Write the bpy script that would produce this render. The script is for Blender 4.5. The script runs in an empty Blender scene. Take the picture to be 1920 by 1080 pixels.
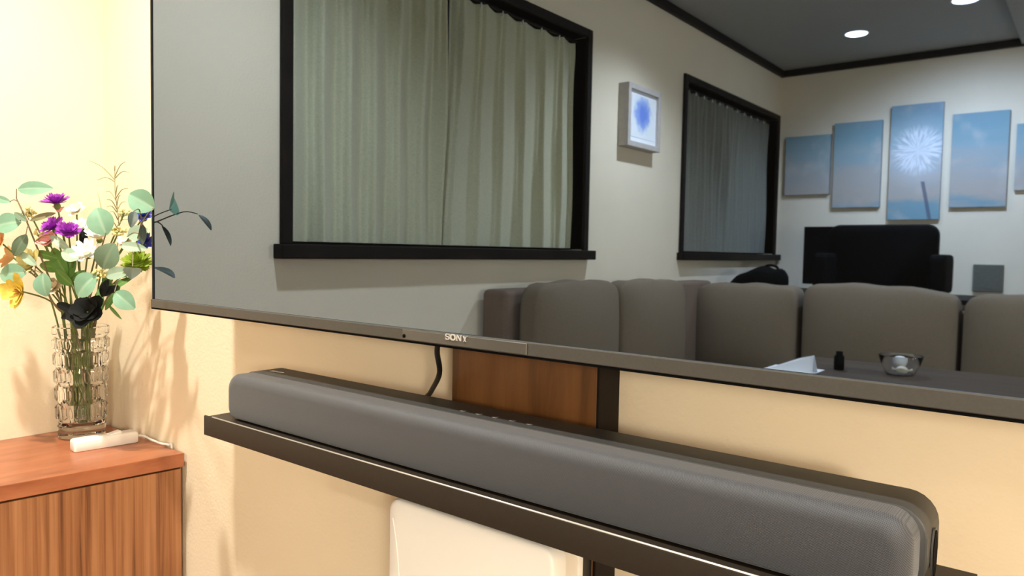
import bpy, bmesh, math, random
from mathutils import Vector as V, Matrix
random.seed(7)
PI = math.pi
sc = bpy.context.scene
COL = sc.collection

# ------------------------------------------------------------------ camera
CAM = V((0.0, -0.6, 1.083))
FPX = 1381.7
RI = V((0.78068676, 0.62466859, 0.01781398))
UP = V((-0.04515722, 0.02795852, 0.99858858))
FW = V((-0.62328886, 0.78038931, -0.05003514))
cd = bpy.data.cameras.new('camera'); cam = bpy.data.objects.new('camera', cd); COL.objects.link(cam)
cd.sensor_width = 36.0; cd.lens = FPX / 1920 * 36.0; cd.clip_start = 0.02
m = Matrix.Identity(4)
for i in range(3):
    m[i][0] = RI[i]; m[i][1] = UP[i]; m[i][2] = -FW[i]; m[i][3] = CAM[i]
cam.matrix_world = m
sc.camera = cam

def pt(px, py, t):            # a point of the room, t metres in front of the camera
    return CAM + (RI * ((px - 960) / FPX) - UP * ((py - 540) / FPX) + FW) * t

# ------------------------------------------------------------------ world, exposure
w = bpy.data.worlds.new('world'); sc.world = w; w.use_nodes = True
w.node_tree.nodes['Background'].inputs[0].default_value = (0.02, 0.025, 0.04, 1)
w.node_tree.nodes['Background'].inputs[1].default_value = 0.3
sc.view_settings.view_transform = 'Standard'
sc.view_settings.look = 'None'
sc.view_settings.gamma = 1.0
sc.view_settings.use_curve_mapping = False
sc.view_settings.exposure = 1.42
sc.cycles.use_denoising = True

# room lamps: ceiling downlights (x, y, watts, colour, label)
WARM = (1.0, 0.93, 0.80)
COOL = (0.86, 0.92, 1.0)
NEUT = (1.0, 0.95, 0.86)
DOWNLIGHTS = [
    (-1.20, -0.45, 62, WARM, 'warm recessed ceiling downlight above the vase in the corner'),
    (-1.20, -2.55, 78, NEUT, 'recessed ceiling downlight beside the framed flower print'),
    (-1.19, -4.10, 22, NEUT, 'small round recessed ceiling downlight nearest the corner of the canvas wall'),
    (-0.60, -3.80, 85, COOL, 'bright cool white ceiling downlight before the tall middle canvas', -0.45),
    (0.60, -0.45, 55, WARM, 'warm recessed ceiling downlight over the right end of the television'),
    (0.60, -2.55, 70, NEUT, 'recessed ceiling downlight over the right end of the table'),
]
A = 1.851          # left wall at x = -A
YW = 0.165         # wall behind the television
YF = -4.77         # wall with the canvases
XR = 2.4
ZC = 2.40

# ------------------------------------------------------------------ materials
MATS = {}
def nt(mt): return mt.node_tree.nodes, mt.node_tree.links
def mat(name, col, rough=0.6, metal=0.0, noise=0.0, nscale=40.0, bump=0.0, bscale=300.0, spec=0.5, coat=0.0, sheen=0.0, stretch=None):
    if name in MATS: return MATS[name]
    mt = bpy.data.materials.new(name); mt.use_nodes = True
    N, Lk = nt(mt); b = N['Principled BSDF']
    b.inputs['Base Color'].default_value = (*col, 1); b.inputs['Roughness'].default_value = rough
    b.inputs['Metallic'].default_value = metal; b.inputs['Specular IOR Level'].default_value = spec
    b.inputs['Coat Weight'].default_value = coat; b.inputs['Sheen Weight'].default_value = sheen
    tc = N.new('ShaderNodeTexCoord')
    src = tc.outputs['Object']
    if stretch:
        mp = N.new('ShaderNodeMapping'); mp.inputs['Scale'].default_value = stretch
        Lk.new(src, mp.inputs['Vector']); src = mp.outputs[0]
    if noise:
        t = N.new('ShaderNodeTexNoise'); t.inputs['Scale'].default_value = nscale; t.inputs['Detail'].default_value = 4
        Lk.new(src, t.inputs['Vector'])
        r = N.new('ShaderNodeValToRGB')
        r.color_ramp.elements[0].position = 0.3; r.color_ramp.elements[1].position = 0.7
        r.color_ramp.elements[0].color = (*[c * (1 - noise) for c in col], 1)
        r.color_ramp.elements[1].color = (*[min(1, c * (1 + noise)) for c in col], 1)
        Lk.new(t.outputs['Fac'], r.inputs[0]); Lk.new(r.outputs[0], b.inputs['Base Color'])
    if bump:
        t2 = N.new('ShaderNodeTexNoise'); t2.inputs['Scale'].default_value = bscale; t2.inputs['Detail'].default_value = 3
        Lk.new(src, t2.inputs['Vector'])
        bp = N.new('ShaderNodeBump'); bp.inputs['Strength'].default_value = bump; bp.inputs['Distance'].default_value = 0.002
        Lk.new(t2.outputs['Fac'], bp.inputs['Height']); Lk.new(bp.outputs[0], b.inputs['Normal'])
    MATS[name] = mt
    return mt

def wood(name, dark, mid, light, scale, rough=0.45, spec=0.5):
    mt = bpy.data.materials.new(name); mt.use_nodes = True
    N, Lk = nt(mt); b = N['Principled BSDF']; b.inputs['Roughness'].default_value = rough; b.inputs['Specular IOR Level'].default_value = spec
    tc = N.new('ShaderNodeTexCoord'); mp = N.new('ShaderNodeMapping'); mp.inputs['Scale'].default_value = scale
    Lk.new(tc.outputs['Object'], mp.inputs['Vector'])
    t = N.new('ShaderNodeTexNoise'); t.inputs['Scale'].default_value = 1.0; t.inputs['Detail'].default_value = 6; t.inputs['Roughness'].default_value = 0.62
    t.inputs['Distortion'].default_value = 0.35
    Lk.new(mp.outputs[0], t.inputs['Vector'])
    r = N.new('ShaderNodeValToRGB'); e = r.color_ramp.elements
    e[0].position = 0.33; e[0].color = (*dark, 1); e[1].position = 0.68; e[1].color = (*light, 1)
    x = r.color_ramp.elements.new(0.47); x.color = (*mid, 1)
    Lk.new(t.outputs['Fac'], r.inputs[0]); Lk.new(r.outputs[0], b.inputs['Base Color'])
    bp = N.new('ShaderNodeBump'); bp.inputs['Strength'].default_value = 0.12; bp.inputs['Distance'].default_value = 0.001
    Lk.new(t.outputs['Fac'], bp.inputs['Height']); Lk.new(bp.outputs[0], b.inputs['Normal'])
    return mt

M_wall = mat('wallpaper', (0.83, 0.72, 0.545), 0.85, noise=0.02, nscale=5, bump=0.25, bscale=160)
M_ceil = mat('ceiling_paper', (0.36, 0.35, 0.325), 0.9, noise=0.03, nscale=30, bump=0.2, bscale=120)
M_floor = wood('floor_wood', (0.10, 0.055, 0.03), (0.16, 0.09, 0.05), (0.21, 0.12, 0.07), (12, 1.2, 12), 0.4)
M_darkwood = wood('dark_stained_wood', (0.005, 0.003, 0.002), (0.008, 0.005, 0.003), (0.014, 0.008, 0.005), (6, 6, 6), 0.6, 0.15)
M_table = wood('table_brown', (0.055, 0.036, 0.022), (0.075, 0.05, 0.032), (0.095, 0.064, 0.042), (3, 20, 20), 0.6, 0.15)
M_trim = mat('dark_brown_trim', (0.008, 0.006, 0.004), 0.6, spec=0.2)
M_cabfront = wood('cabinet_veneer_vertical', (0.125, 0.042, 0.015), (0.29, 0.115, 0.044), (0.41, 0.190, 0.085), (85, 85, 1.5), 0.42)
M_cabtop = wood('cabinet_top_veneer', (0.27, 0.080, 0.034), (0.36, 0.118, 0.052), (0.43, 0.155, 0.072), (26, 5, 26), 0.30)
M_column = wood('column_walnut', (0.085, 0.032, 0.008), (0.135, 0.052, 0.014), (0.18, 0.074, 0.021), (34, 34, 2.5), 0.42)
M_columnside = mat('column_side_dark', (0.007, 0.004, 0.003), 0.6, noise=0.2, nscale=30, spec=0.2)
M_blackmetal = mat('black_powder_coat', (0.010, 0.009, 0.009), 0.45)
M_shelf = mat('shelf_brown_black', (0.020, 0.015, 0.011), 0.45, noise=0.1, nscale=200, bump=0.05, spec=0.3)
M_bezel = mat('bezel_grey_metal', (0.056, 0.055, 0.052), 0.40, metal=0.0, noise=0.08, nscale=400, spec=0.45)
M_bezelplate = mat('bezel_plate_gloss', (0.070, 0.069, 0.065), 0.20, spec=0.6)
M_blackplastic = mat('black_plastic', (0.012, 0.012, 0.012), 0.5)
M_logo = mat('logo_silver', (0.62, 0.62, 0.62), 0.35, metal=0.3)
M_cable = mat('cable_black', (0.006, 0.006, 0.006), 0.45)
M_whitecable = mat('cable_white', (0.85, 0.84, 0.82), 0.45)
M_whiteplastic = mat('white_plastic', (0.84, 0.83, 0.82), 0.35)
M_offwhite = mat('offwhite_plastic', (0.74, 0.70, 0.64), 0.4)
M_sofa = mat('sofa_taupe_fabric', (0.185, 0.138, 0.090), 0.95, noise=0.14, nscale=260, bump=0.35, bscale=500)
M_sofaarm = mat('sofa_arm_fabric', (0.18, 0.122, 0.085), 0.95, noise=0.14, nscale=260, bump=0.35, bscale=500)
M_black = mat('black_leather', (0.002, 0.002, 0.0025), 0.8, spec=0.06)
M_blackcloth = mat('black_cloth', (0.002, 0.002, 0.002), 0.95, spec=0.1)
M_paper = mat('white_paper', (0.88, 0.89, 0.92), 0.7)
M_greypanel = mat('grey_panel', (0.12, 0.115, 0.085), 0.7, noise=0.2, nscale=60)
M_frame = mat('picture_frame_pale', (0.50, 0.45, 0.41), 0.6, noise=0.06, nscale=60)
M_mount = mat('picture_mount', (0.86, 0.87, 0.90), 0.7)
M_canvasedge = mat('canvas_edge', (0.17, 0.20, 0.24), 0.8)
M_hinge = mat('handle_steel', (0.7, 0.7, 0.7), 0.3, metal=1.0)

# television screen: a dark, slightly blurred mirror
M_screen = bpy.data.materials.new('television_screen'); M_screen.use_nodes = True
N, Lk = nt(M_screen); N.remove(N['Principled BSDF'])
g = N.new('ShaderNodeBsdfGlossy'); g.inputs['Color'].default_value = (0.190, 0.252, 0.352, 1); g.inputs['Roughness'].default_value = 0.022; g.distribution = 'BECKMANN'
d = N.new('ShaderNodeBsdfDiffuse'); d.inputs['Color'].default_value = (0.0015, 0.0015, 0.0015, 1)
ad = N.new('ShaderNodeAddShader'); Lk.new(g.outputs[0], ad.inputs[0]); Lk.new(d.outputs[0], ad.inputs[1])
Lk.new(ad.outputs[0], N['Material Output'].inputs[0])

# woven loudspeaker cloth
M_fabric = bpy.data.materials.new('speaker_cloth'); M_fabric.use_nodes = True
N, Lk = nt(M_fabric); b = N['Principled BSDF']; b.inputs['Roughness'].default_value = 0.55; b.inputs['Sheen Weight'].default_value = 0.2; b.inputs['Specular IOR Level'].default_value = 0.35
tc = N.new('ShaderNodeTexCoord')
mp = N.new('ShaderNodeMapping'); mp.inputs['Scale'].default_value = (1, 1, 1); mp.inputs['Rotation'].default_value = (0, 0.6, 0)
Lk.new(tc.outputs['Object'], mp.inputs['Vector'])
wv = N.new('ShaderNodeTexWave'); wv.inputs['Scale'].default_value = 300; wv.bands_direction = 'X'; wv.inputs['Distortion'].default_value = 0.6
Lk.new(mp.outputs[0], wv.inputs['Vector'])
wv2 = N.new('ShaderNodeTexWave'); wv2.inputs['Scale'].default_value = 300; wv2.bands_direction = 'Z'; wv2.inputs['Distortion'].default_value = 0.6
Lk.new(mp.outputs[0], wv2.inputs['Vector'])
mul = N.new('ShaderNodeMath'); mul.operation = 'ADD'; Lk.new(wv.outputs['Fac'], mul.inputs[0]); Lk.new(wv2.outputs['Fac'], mul.inputs[1])
r = N.new('ShaderNodeValToRGB'); r.color_ramp.elements[0].color = (0.014, 0.0155, 0.0195, 1); r.color_ramp.elements[1].color = (0.070, 0.076, 0.092, 1)
r.color_ramp.elements[0].position = 0.1; r.color_ramp.elements[1].position = 0.95
hf = N.new('ShaderNodeMath'); hf.operation = 'MULTIPLY'; hf.inputs[1].default_value = 0.5; Lk.new(mul.outputs[0], hf.inputs[0])
Lk.new(hf.outputs[0], r.inputs[0]); Lk.new(r.outputs[0], b.inputs['Base Color'])
ns = N.new('ShaderNodeTexNoise'); ns.inputs['Scale'].default_value = 18; Lk.new(tc.outputs['Object'], ns.inputs['Vector'])
sm = N.new('ShaderNodeMath'); sm.operation = 'ADD'; Lk.new(hf.outputs[0], sm.inputs[0]); Lk.new(ns.outputs['Fac'], sm.inputs[1])
bp = N.new('ShaderNodeBump'); bp.inputs['Strength'].default_value = 0.25; bp.inputs['Distance'].default_value = 0.001
Lk.new(sm.outputs[0], bp.inputs['Height']); Lk.new(bp.outputs[0], b.inputs['Normal'])

# curtain cloth
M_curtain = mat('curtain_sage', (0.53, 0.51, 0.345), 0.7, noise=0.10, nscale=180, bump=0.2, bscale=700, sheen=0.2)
M_curtain2 = mat('curtain_sage_unlit', (0.20, 0.20, 0.165), 0.75, noise=0.14, nscale=180, bump=0.2, bscale=700)  # same sage cloth, with the shade at the far window put into its colour

# clear glass
def glass(name, col, rough=0.0, ior=1.45):
    mt = bpy.data.materials.new(name); mt.use_nodes = True
    b = mt.node_tree.nodes['Principled BSDF']
    b.inputs['Base Color'].default_value = (*col, 1); b.inputs['Roughness'].default_value = rough
    b.inputs['Transmission Weight'].default_value = 1.0; b.inputs['IOR'].default_value = ior
    return mt
M_glass = glass('cut_glass', (0.98, 0.985, 0.98))
M_bowl = glass('bowl_glass', (1.0, 1.0, 1.0), 0.0, 1.22)
M_pane = glass('window_pane', (0.8, 0.85, 0.9))

def emis(name, col, s):
    mt = bpy.data.materials.new(name); mt.use_nodes = True
    b = mt.node_tree.nodes['Principled BSDF']
    b.inputs['Emission Color'].default_value = (*col, 1); b.inputs['Emission Strength'].default_value = s
    return mt

# plant materials
def leafmat(name, col, rib, rough=0.55):
    mt = bpy.data.materials.new(name); mt.use_nodes = True
    N, Lk = nt(mt); b = N['Principled BSDF']; b.inputs['Roughness'].default_value = rough
    at = N.new('ShaderNodeAttribute'); at.attribute_name = 'rib'
    tc = N.new('ShaderNodeTexCoord'); t = N.new('ShaderNodeTexNoise'); t.inputs['Scale'].default_value = 45; Lk.new(tc.outputs['Object'], t.inputs['Vector'])
    mx = N.new('ShaderNodeMixRGB'); mx.inputs[1].default_value = (*[c * 0.78 for c in col], 1); mx.inputs[2].default_value = (*[min(1, c * 1.2) for c in col], 1)
    Lk.new(t.outputs['Fac'], mx.inputs[0])
    m2 = N.new('ShaderNodeMixRGB'); m2.inputs[2].default_value = (*rib, 1)
    Lk.new(at.outputs['Fac'], m2.inputs[0]); Lk.new(mx.outputs[0], m2.inputs[1]); Lk.new(m2.outputs[0], b.inputs['Base Color'])
    b.inputs['Transmission Weight'].default_value = 0.0
    return mt
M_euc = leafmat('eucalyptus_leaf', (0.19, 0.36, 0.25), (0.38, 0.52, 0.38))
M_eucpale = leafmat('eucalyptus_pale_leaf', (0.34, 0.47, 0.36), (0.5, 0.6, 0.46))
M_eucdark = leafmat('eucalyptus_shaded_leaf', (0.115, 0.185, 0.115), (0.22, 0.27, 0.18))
M_euctip = leafmat('eucalyptus_unlit_leaf', (0.035, 0.050, 0.032), (0.06, 0.075, 0.05))  # leaf colour darkened to stand for the unlit backs mirrored in the screen
M_brownleaf = leafmat('olive_brown_leaf', (0.20, 0.185, 0.09), (0.3, 0.28, 0.15))
M_greenleaf = leafmat('green_leaf', (0.10, 0.24, 0.045), (0.25, 0.4, 0.12))
M_stem = mat('green_stem', (0.13, 0.19, 0.045), 0.6, noise=0.25, nscale=60)
M_twig = mat('brown_twig', (0.20, 0.17, 0.095), 0.7)
M_needle = mat('dry_needle', (0.33, 0.33, 0.17), 0.7)
M_purple = mat('purple_petal', (0.30, 0.028, 0.42), 0.6, noise=0.3, nscale=90)
M_pink = mat('pink_petal', (0.80, 0.36, 0.36), 0.6)
M_white = mat('white_petal', (0.82, 0.84, 0.80), 0.6)
M_yellow = mat('yellow_petal', (0.78, 0.60, 0.10), 0.6, noise=0.2, nscale=60)
M_paleyellow = mat('pale_yellow_blossom', (0.70, 0.63, 0.27), 0.7, noise=0.15, nscale=90)
M_peach = mat('peach_petal', (0.82, 0.50, 0.24), 0.6)
M_lime = mat('lime_petal', (0.25, 0.36, 0.025), 0.6, noise=0.25, nscale=90)
M_blue = mat('blue_petal', (0.035, 0.055, 0.36), 0.6, noise=0.25, nscale=90)
M_blackpetal = mat('black_petal', (0.003, 0.004, 0.004), 0.7, spec=0.2)
M_stamen = mat('orange_stamen', (0.45, 0.18, 0.03), 0.7)
M_cream = mat('cream_petal', (0.80, 0.72, 0.56), 0.6)

# ------------------------------------------------------------------ mesh helpers
def link(o, parent=None):
    COL.objects.link(o)
    if parent is not None:
        o.parent = parent
        o.matrix_parent_inverse = parent.matrix_basis.inverted()
    return o
def mesh(name, verts, faces, mt, parent=None, smooth=False):
    me = bpy.data.meshes.new(name); me.from_pydata([tuple(v) for v in verts], [], faces); me.update()
    if mt: me.materials.append(mt)
    if smooth: me.shade_smooth()
    return link(bpy.data.objects.new(name, me), parent)
def bmobj(name, bm, mt, parent=None, smooth=False):
    bmesh.ops.recalc_face_normals(bm, faces=bm.faces)
    me = bpy.data.meshes.new(name); bm.to_mesh(me); bm.free()
    me.materials.append(mt)
    if smooth: me.shade_smooth()
    return link(bpy.data.objects.new(name, me), parent)
def hexa(name, pts, mt, parent=None, bevel=0.0, seg=2, smooth=False):
    """8 points: bottom ring of four, then top ring of four"""
    bm = bmesh.new(); vs = [bm.verts.new(p) for p in pts]
    for f in ((3, 2, 1, 0), (4, 5, 6, 7), (0, 1, 5, 4), (1, 2, 6, 5), (2, 3, 7, 6), (3, 0, 4, 7)):
        bm.faces.new([vs[i] for i in f])
    if bevel: bmesh.ops.bevel(bm, geom=bm.edges[:], offset=bevel, segments=seg, profile=0.5, affect='EDGES')
    return bmobj(name, bm, mt, parent, smooth)
def box(name, x0, x1, y0, y1, z0, z1, mt, parent=None, bevel=0.0, seg=2, smooth=False):
    return hexa(name, [(x0, y0, z0), (x1, y0, z0), (x1, y1, z0), (x0, y1, z0), (x0, y0, z1), (x1, y0, z1), (x1, y1, z1), (x0, y1, z1)], mt, parent, bevel, seg, smooth)
def tube_data(path, rad, seg=8, cap=True):
    path = [V(p) for p in path]; n = len(path)
    if not isinstance(rad, (list, tuple)): rad = [rad] * n
    vs, fs = [], []
    ref = V((0.13, 0.31, 0.94))
    for i, p in enumerate(path):
        d = (path[min(i + 1, n - 1)] - path[max(i - 1, 0)]).normalized()
        a = d.cross(ref)
        if a.length < 0.05: a = d.cross(V((1, 0, 0)))
        a.normalize(); b2 = d.cross(a)
        for k in range(seg):
            t = 2 * PI * k / seg
            vs.append(p + (a * math.cos(t) + b2 * math.sin(t)) * rad[i])
    for i in range(n - 1):
        for k in range(seg):
            k2 = (k + 1) % seg
            fs.append((i * seg + k, i * seg + k2, (i + 1) * seg + k2, (i + 1) * seg + k))
    if cap:
        fs.append(tuple(range(seg - 1, -1, -1))); fs.append(tuple((n - 1) * seg + k for k in range(seg)))
    return vs, fs
def smoothpath(pts, sub=6):
    pts = [V(p) for p in pts]; out = []
    for i in range(len(pts) - 1):
        p0 = pts[max(i - 1, 0)]; p1 = pts[i]; p2 = pts[i + 1]; p3 = pts[min(i + 2, len(pts) - 1)]
        for k in range(sub):
            t = k / sub
            out.append(0.5 * ((2 * p1) + (p2 - p0) * t + (2 * p0 - 5 * p1 + 4 * p2 - p3) * t * t + (3 * p1 - p0 - 3 * p2 + p3) * t ** 3))
    out.append(pts[-1]); return out
def tube(name, pts, rad, mt, parent=None, seg=8, sub=6):
    p = smoothpath(pts, sub) if sub else pts
    if isinstance(rad, (list, tuple)) and len(rad) == 2:
        rad = [rad[0] + (rad[1] - rad[0]) * i / (len(p) - 1) for i in range(len(p))]
    v, f = tube_data(p, rad, seg)
    return mesh(name, v, f, mt, parent, True)
class Acc:
    def __init__(s): s.v = []; s.f = []
    def add(s, v, f):
        o = len(s.v); s.v += v; s.f += [tuple(i + o for i in q) for q in f]
    def build(s, name, mt, parent=None, smooth=True): return mesh(name, s.v, s.f, mt, parent, smooth)
def sphere_data(c, r, seg=8, rings=5, sq=(1, 1, 1)):
    vs, fs = [], []
    for i in range(rings + 1):
        ph = PI * i / rings
        for k in range(seg):
            t = 2 * PI * k / seg
            vs.append(V(c) + V((r * sq[0] * math.sin(ph) * math.cos(t), r * sq[1] * math.sin(ph) * math.sin(t), r * sq[2] * math.cos(ph))))
    for i in range(rings):
        for k in range(seg):
            fs.append((i * seg + k, (i + 1) * seg + k, (i + 1) * seg + (k + 1) % seg, i * seg + (k + 1) % seg))
    return vs, fs
def lathe(name, prof, c, mt, parent=None, seg=32, close=False, smooth=True):
    vs, fs = [], []; n = len(prof)
    for r_, z in prof:
        for k in range(seg):
            t = 2 * PI * k / seg
            vs.append((c[0] + r_ * math.cos(t), c[1] + r_ * math.sin(t), c[2] + z))
    for i in range(n - 1 if not close else n):
        j = (i + 1) % n
        for k in range(seg):
            k2 = (k + 1) % seg; fs.append((i * seg + k, i * seg + k2, j * seg + k2, j * seg + k))
    if not close:
        fs.append(tuple(range(seg - 1, -1, -1))); fs.append(tuple((n - 1) * seg + k for k in range(seg)))
    bm = bmesh.new(); me = bpy.data.meshes.new(name); me.from_pydata(vs, [], fs); bm.from_mesh(me)
    bmesh.ops.remove_doubles(bm, verts=bm.verts, dist=1e-6)
    return bmobj(name, bm, mt, parent, smooth)
def thing(name, label, cat, loc=(0, 0, 0), group=None):
    o = bpy.data.objects.new(name, None); o.empty_display_size = 0.05; COL.objects.link(o); o.location = loc
    return tag(o, label, cat, group)
def tag(o, label, cat, group=None):
    o['label'] = label; o['category'] = cat
    if group: o['group'] = group
    return o
def struct(o, label=None):
    o['kind'] = 'structure'
    if label: o['label'] = label
    return o
def rrect(x0, x1, z0, z1, r_, n=6):
    out = []
    for cx, cz, a0 in ((x1 - r_, z1 - r_, 0), (x0 + r_, z1 - r_, PI / 2), (x0 + r_, z0 + r_, PI), (x1 - r_, z0 + r_, 1.5 * PI)):
        for i in range(n + 1):
            t = a0 + PI / 2 * i / n; out.append((cx + r_ * math.cos(t), cz + r_ * math.sin(t)))
    return out
def loft(name, loops, mt, parent=None, smooth=True):
    n = len(loops[0]); vs = [p for l in loops for p in l]; fs = []
    for i in range(len(loops) - 1):
        for k in range(n):
            k2 = (k + 1) % n; fs.append((i * n + k, i * n + k2, (i + 1) * n + k2, (i + 1) * n + k))
    fs.append(tuple(range(n - 1, -1, -1))); fs.append(tuple((len(loops) - 1) * n + k for k in range(n)))
    bm = bmesh.new(); me = bpy.data.meshes.new(name); me.from_pydata(vs, [], fs); bm.from_mesh(me)
    o = bmobj(name, bm, mt, parent, smooth)
    if smooth: autosmooth(o, 40)
    return o
def autosmooth(o, deg=35):
    me = o.data; me.shade_smooth()
    bm = bmesh.new(); bm.from_mesh(me)
    lim = math.radians(deg)
    for e in bm.edges:
        if len(e.link_faces) == 2 and e.calc_face_angle(0) > lim: e.smooth = False
    bm.to_mesh(me); bm.free()

# ------------------------------------------------------------------ room shell
def wall_with_holes():
    """left wall, 0.12 thick, with two window openings"""
    ys = [YF, WIN[1][1], WIN[1][0], WIN[0][1], WIN[0][0], YW]
    zs = [0, WZ0, WZ1, ZC]
    bm = bmesh.new()
    def cell(y0, y1, z0, z1):
        r_ = bmesh.ops.create_cube(bm, size=1.0)
        for v in r_['verts']:
            v.co = V((-A - 0.06 + v.co.x * 0.12, (y0 + y1) / 2 + v.co.y * (y1 - y0), (z0 + z1) / 2 + v.co.z * (z1 - z0)))
    cell(YF, YW, 0, WZ0); cell(YF, YW, WZ1, ZC)
    cell(YF - 0.0, WIN[1][1], WZ0, WZ1); cell(WIN[1][0], WIN[0][1], WZ0, WZ1); cell(WIN[0][0], YW, WZ0, WZ1)
    return bm
# window openings, (near y, far y)
WIN = [(-0.675, -2.215), (-3.235, -4.70)]
WZ0, WZ1 = 1.092, 2.045
struct(bmobj('wall_left', wall_with_holes(), M_wall))
struct(box('wall_back', -A - 0.12, XR + 0.12, YW, YW + 0.12, 0, ZC, M_wall))
struct(box('wall_front', -A - 0.12, XR + 0.12, YF - 0.12, YF, 0, ZC, M_wall))
struct(box('wall_right', XR, XR + 0.12, YF, YW, 0, ZC, M_wall))
struct(box('floor', -A - 0.12, XR + 0.12, YF - 0.12, YW + 0.12, -0.1, 0, M_floor))
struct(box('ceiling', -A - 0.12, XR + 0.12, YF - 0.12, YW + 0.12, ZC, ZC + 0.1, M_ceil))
struct(box('trim_1', -A, -A + 0.028, YF, YW, ZC - 0.045, ZC, M_trim, bevel=0.004))
struct(box('trim_2', -A + 0.028, XR, YF, YF + 0.028, ZC - 0.045, ZC, M_trim, bevel=0.004))
struct(box('trim_3', -0.43, -0.13, YF + 0.028, YW, ZC - 0.035, ZC, M_ceil, bevel=0.003), 'shallow ceiling beam')
struct(box('baseboard_left', -A, -A + 0.012, YF, YW, 0, 0.07, M_trim, bevel=0.002))
struct(box('baseboard_front', -A + 0.012, XR, YF, YF + 0.012, 0, 0.07, M_trim, bevel=0.002))
struct(box('baseboard_back', -A + 0.012, XR, YW - 0.012, YW, 0, 0.07, M_trim, bevel=0.002))

def window(idx, ya, yb):
    """ya near (towards the television), yb far"""
    cw = 0.036
    root = bpy.data.objects.new('window_%d' % idx, None); COL.objects.link(root); root.location = (-A, (ya + yb) / 2, WZ0); struct(root)
    x0, x1 = -A - 0.118, -A + 0.016
    box('jamb', x0, x1, ya, ya + cw, WZ0, WZ1 + cw, M_darkwood, root, 0.003)
    box('jamb', x0, x1, yb - cw, yb, WZ0, WZ1 + cw, M_darkwood, root, 0.003)
    box('head', x0, x1, yb, ya, WZ1, WZ1 + cw, M_darkwood, root, 0.003)
    box('sill', x0, x1 + 0.03, yb - cw - 0.02, ya + cw + 0.02, WZ0 - 0.042, WZ0, M_darkwood, root, 0.004)
    ym = (ya + yb) / 2
    for y0, y1, dx in ((ya, ym - 0.02, 0.0), (ym + 0.02, yb, -0.018)):
        s = box('sash', -A - 0.105 + dx, -A - 0.09 + dx, min(y0, y1), max(y0, y1), WZ0, WZ0 + 0.05, M_trim, root)
        box('sash', -A - 0.105 + dx, -A - 0.09 + dx, min(y0, y1), max(y0, y1), WZ1 - 0.04, WZ1, M_trim, root)
        for yy in (y0, y1 + (0.04 if y1 > y0 else 0)):
            pass
        box('pane', -A - 0.100 + dx, -A - 0.096 + dx, min(y0, y1), max(y0, y1), WZ0 + 0.05, WZ1 - 0.04, M_pane, root)
    tube('curtain_rail', [(-A - 0.05, ya, WZ1 - 0.012), (-A - 0.05, yb, WZ1 - 0.012)], 0.006, M_trim, root, 8, 0)
    return root
window(1, *WIN[0]); window(2, *WIN[1])

def curtain(name, label, y0, y1, lam, amp, seed, lean=0.0, phase=0.0, xoff=0.0, lift=0.0, cloth=None, flip=False):
    """hangs from y0 to y1; lean shifts the y1 edge towards y0 at the foot"""
    rnd = random.Random(seed)
    root = thing(name, label, 'curtain', (-A - 0.045 + xoff, (y0 + y1) / 2, WZ0), 'curtains at the two windows')
    ny, nz = int(abs(y1 - y0) / lam * 26), 26
    ph = [rnd.uniform(-0.12, 0.12) for _ in range(60)]
    vs, fs = [], []
    zt, zb = WZ1 - 0.02, WZ0 + 0.008 + lift
    for j in range(nz + 1):
        h = (0.0, 0.002)[j] if j < 2 else ((0.998, 1.0)[j - nz + 1] if j > nz - 2 else ((j - 1) / (nz - 2)) ** 0.85)          # 0 at the foot
        z = zb + (zt - zb) * h
        for i in range(ny + 1):
            u = i / ny; s = u * abs(y1 - y0)
            y = y0 + (y1 - y0) * u
            if lean: y += -(y1 - y0) / abs(y1 - y0) * lean * (1 - h) ** 1.4 * u ** 2
            c = s / lam + phase; k = int(c) % 60; fr = c - int(c)
            if flip: fr = 1 - fr
            sw = fr / 0.15 if fr < 0.15 else (1 - fr) / 0.85
            sw = sw * sw * (3 - 2 * sw) if fr < 0.15 else sw ** 1.25
            ridge = 0.35 * math.exp(-((min(fr, 1 - fr)) / 0.07) ** 2)
            soft = 0.5 - 0.5 * math.cos(2 * PI * (c + 0.25 + ph[k] * 0.3))
            top = max(0.0, (h - 0.86) / 0.14)
            pinch = math.exp(-((min(fr, 1 - fr)) / 0.07) ** 2) * top * (1 - 0.55 * top)
            dx = amp * ((0.75 * sw + ridge) * (0.85 + 0.15 * math.sin(3 * h + k)) + 0.10 * soft * (1 - 0.5 * top)) + 0.012 * pinch
            dx += 0.004 * math.sin(7 * h + k * 1.7) * (1 - top)
            vs.append((-A - 0.078 + xoff + dx, y, z))
    for j in range(nz):
        for i in range(ny):
            a0 = j * (ny + 1) + i; fs.append((a0, a0 + 1, a0 + ny + 2, a0 + ny + 1))
    o = mesh('cloth', vs, fs, cloth or M_curtain, root, True)
    sol = o.modifiers.new('solid', 'SOLIDIFY'); sol.thickness = 0.0018
    # hem band and heading tape
    n = int(abs(y1 - y0) / lam)
    for k in range(1, n + 1):
        y = y0 + (y1 - y0) * min(1, (k - phase % 1) / (abs(y1 - y0) / lam))
        box('hook', -A - 0.050 + xoff, -A - 0.045 + xoff, y - 0.002, y + 0.002, WZ1 - 0.035, WZ1 - 0.010, M_whiteplastic, root)
    return root
curtain('curtain', 'sage grey pleated curtain on the near half of the wide window', -0.684, -1.345, 0.1075, 0.068, 1, lean=0.01, xoff=0.004)
curtain('curtain', 'sage grey pleated curtain on the far half of the wide window, parted at its foot', -2.205, -1.405, 0.130, 0.066, 2, lean=-0.050, xoff=0.0, flip=True)
curtain('curtain', 'sage grey pleated curtain, darkened as if unlit, on the near half of the small far window', -3.24, -3.99, 0.115, 0.060, 3, xoff=0.0, cloth=M_curtain2)
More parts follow.
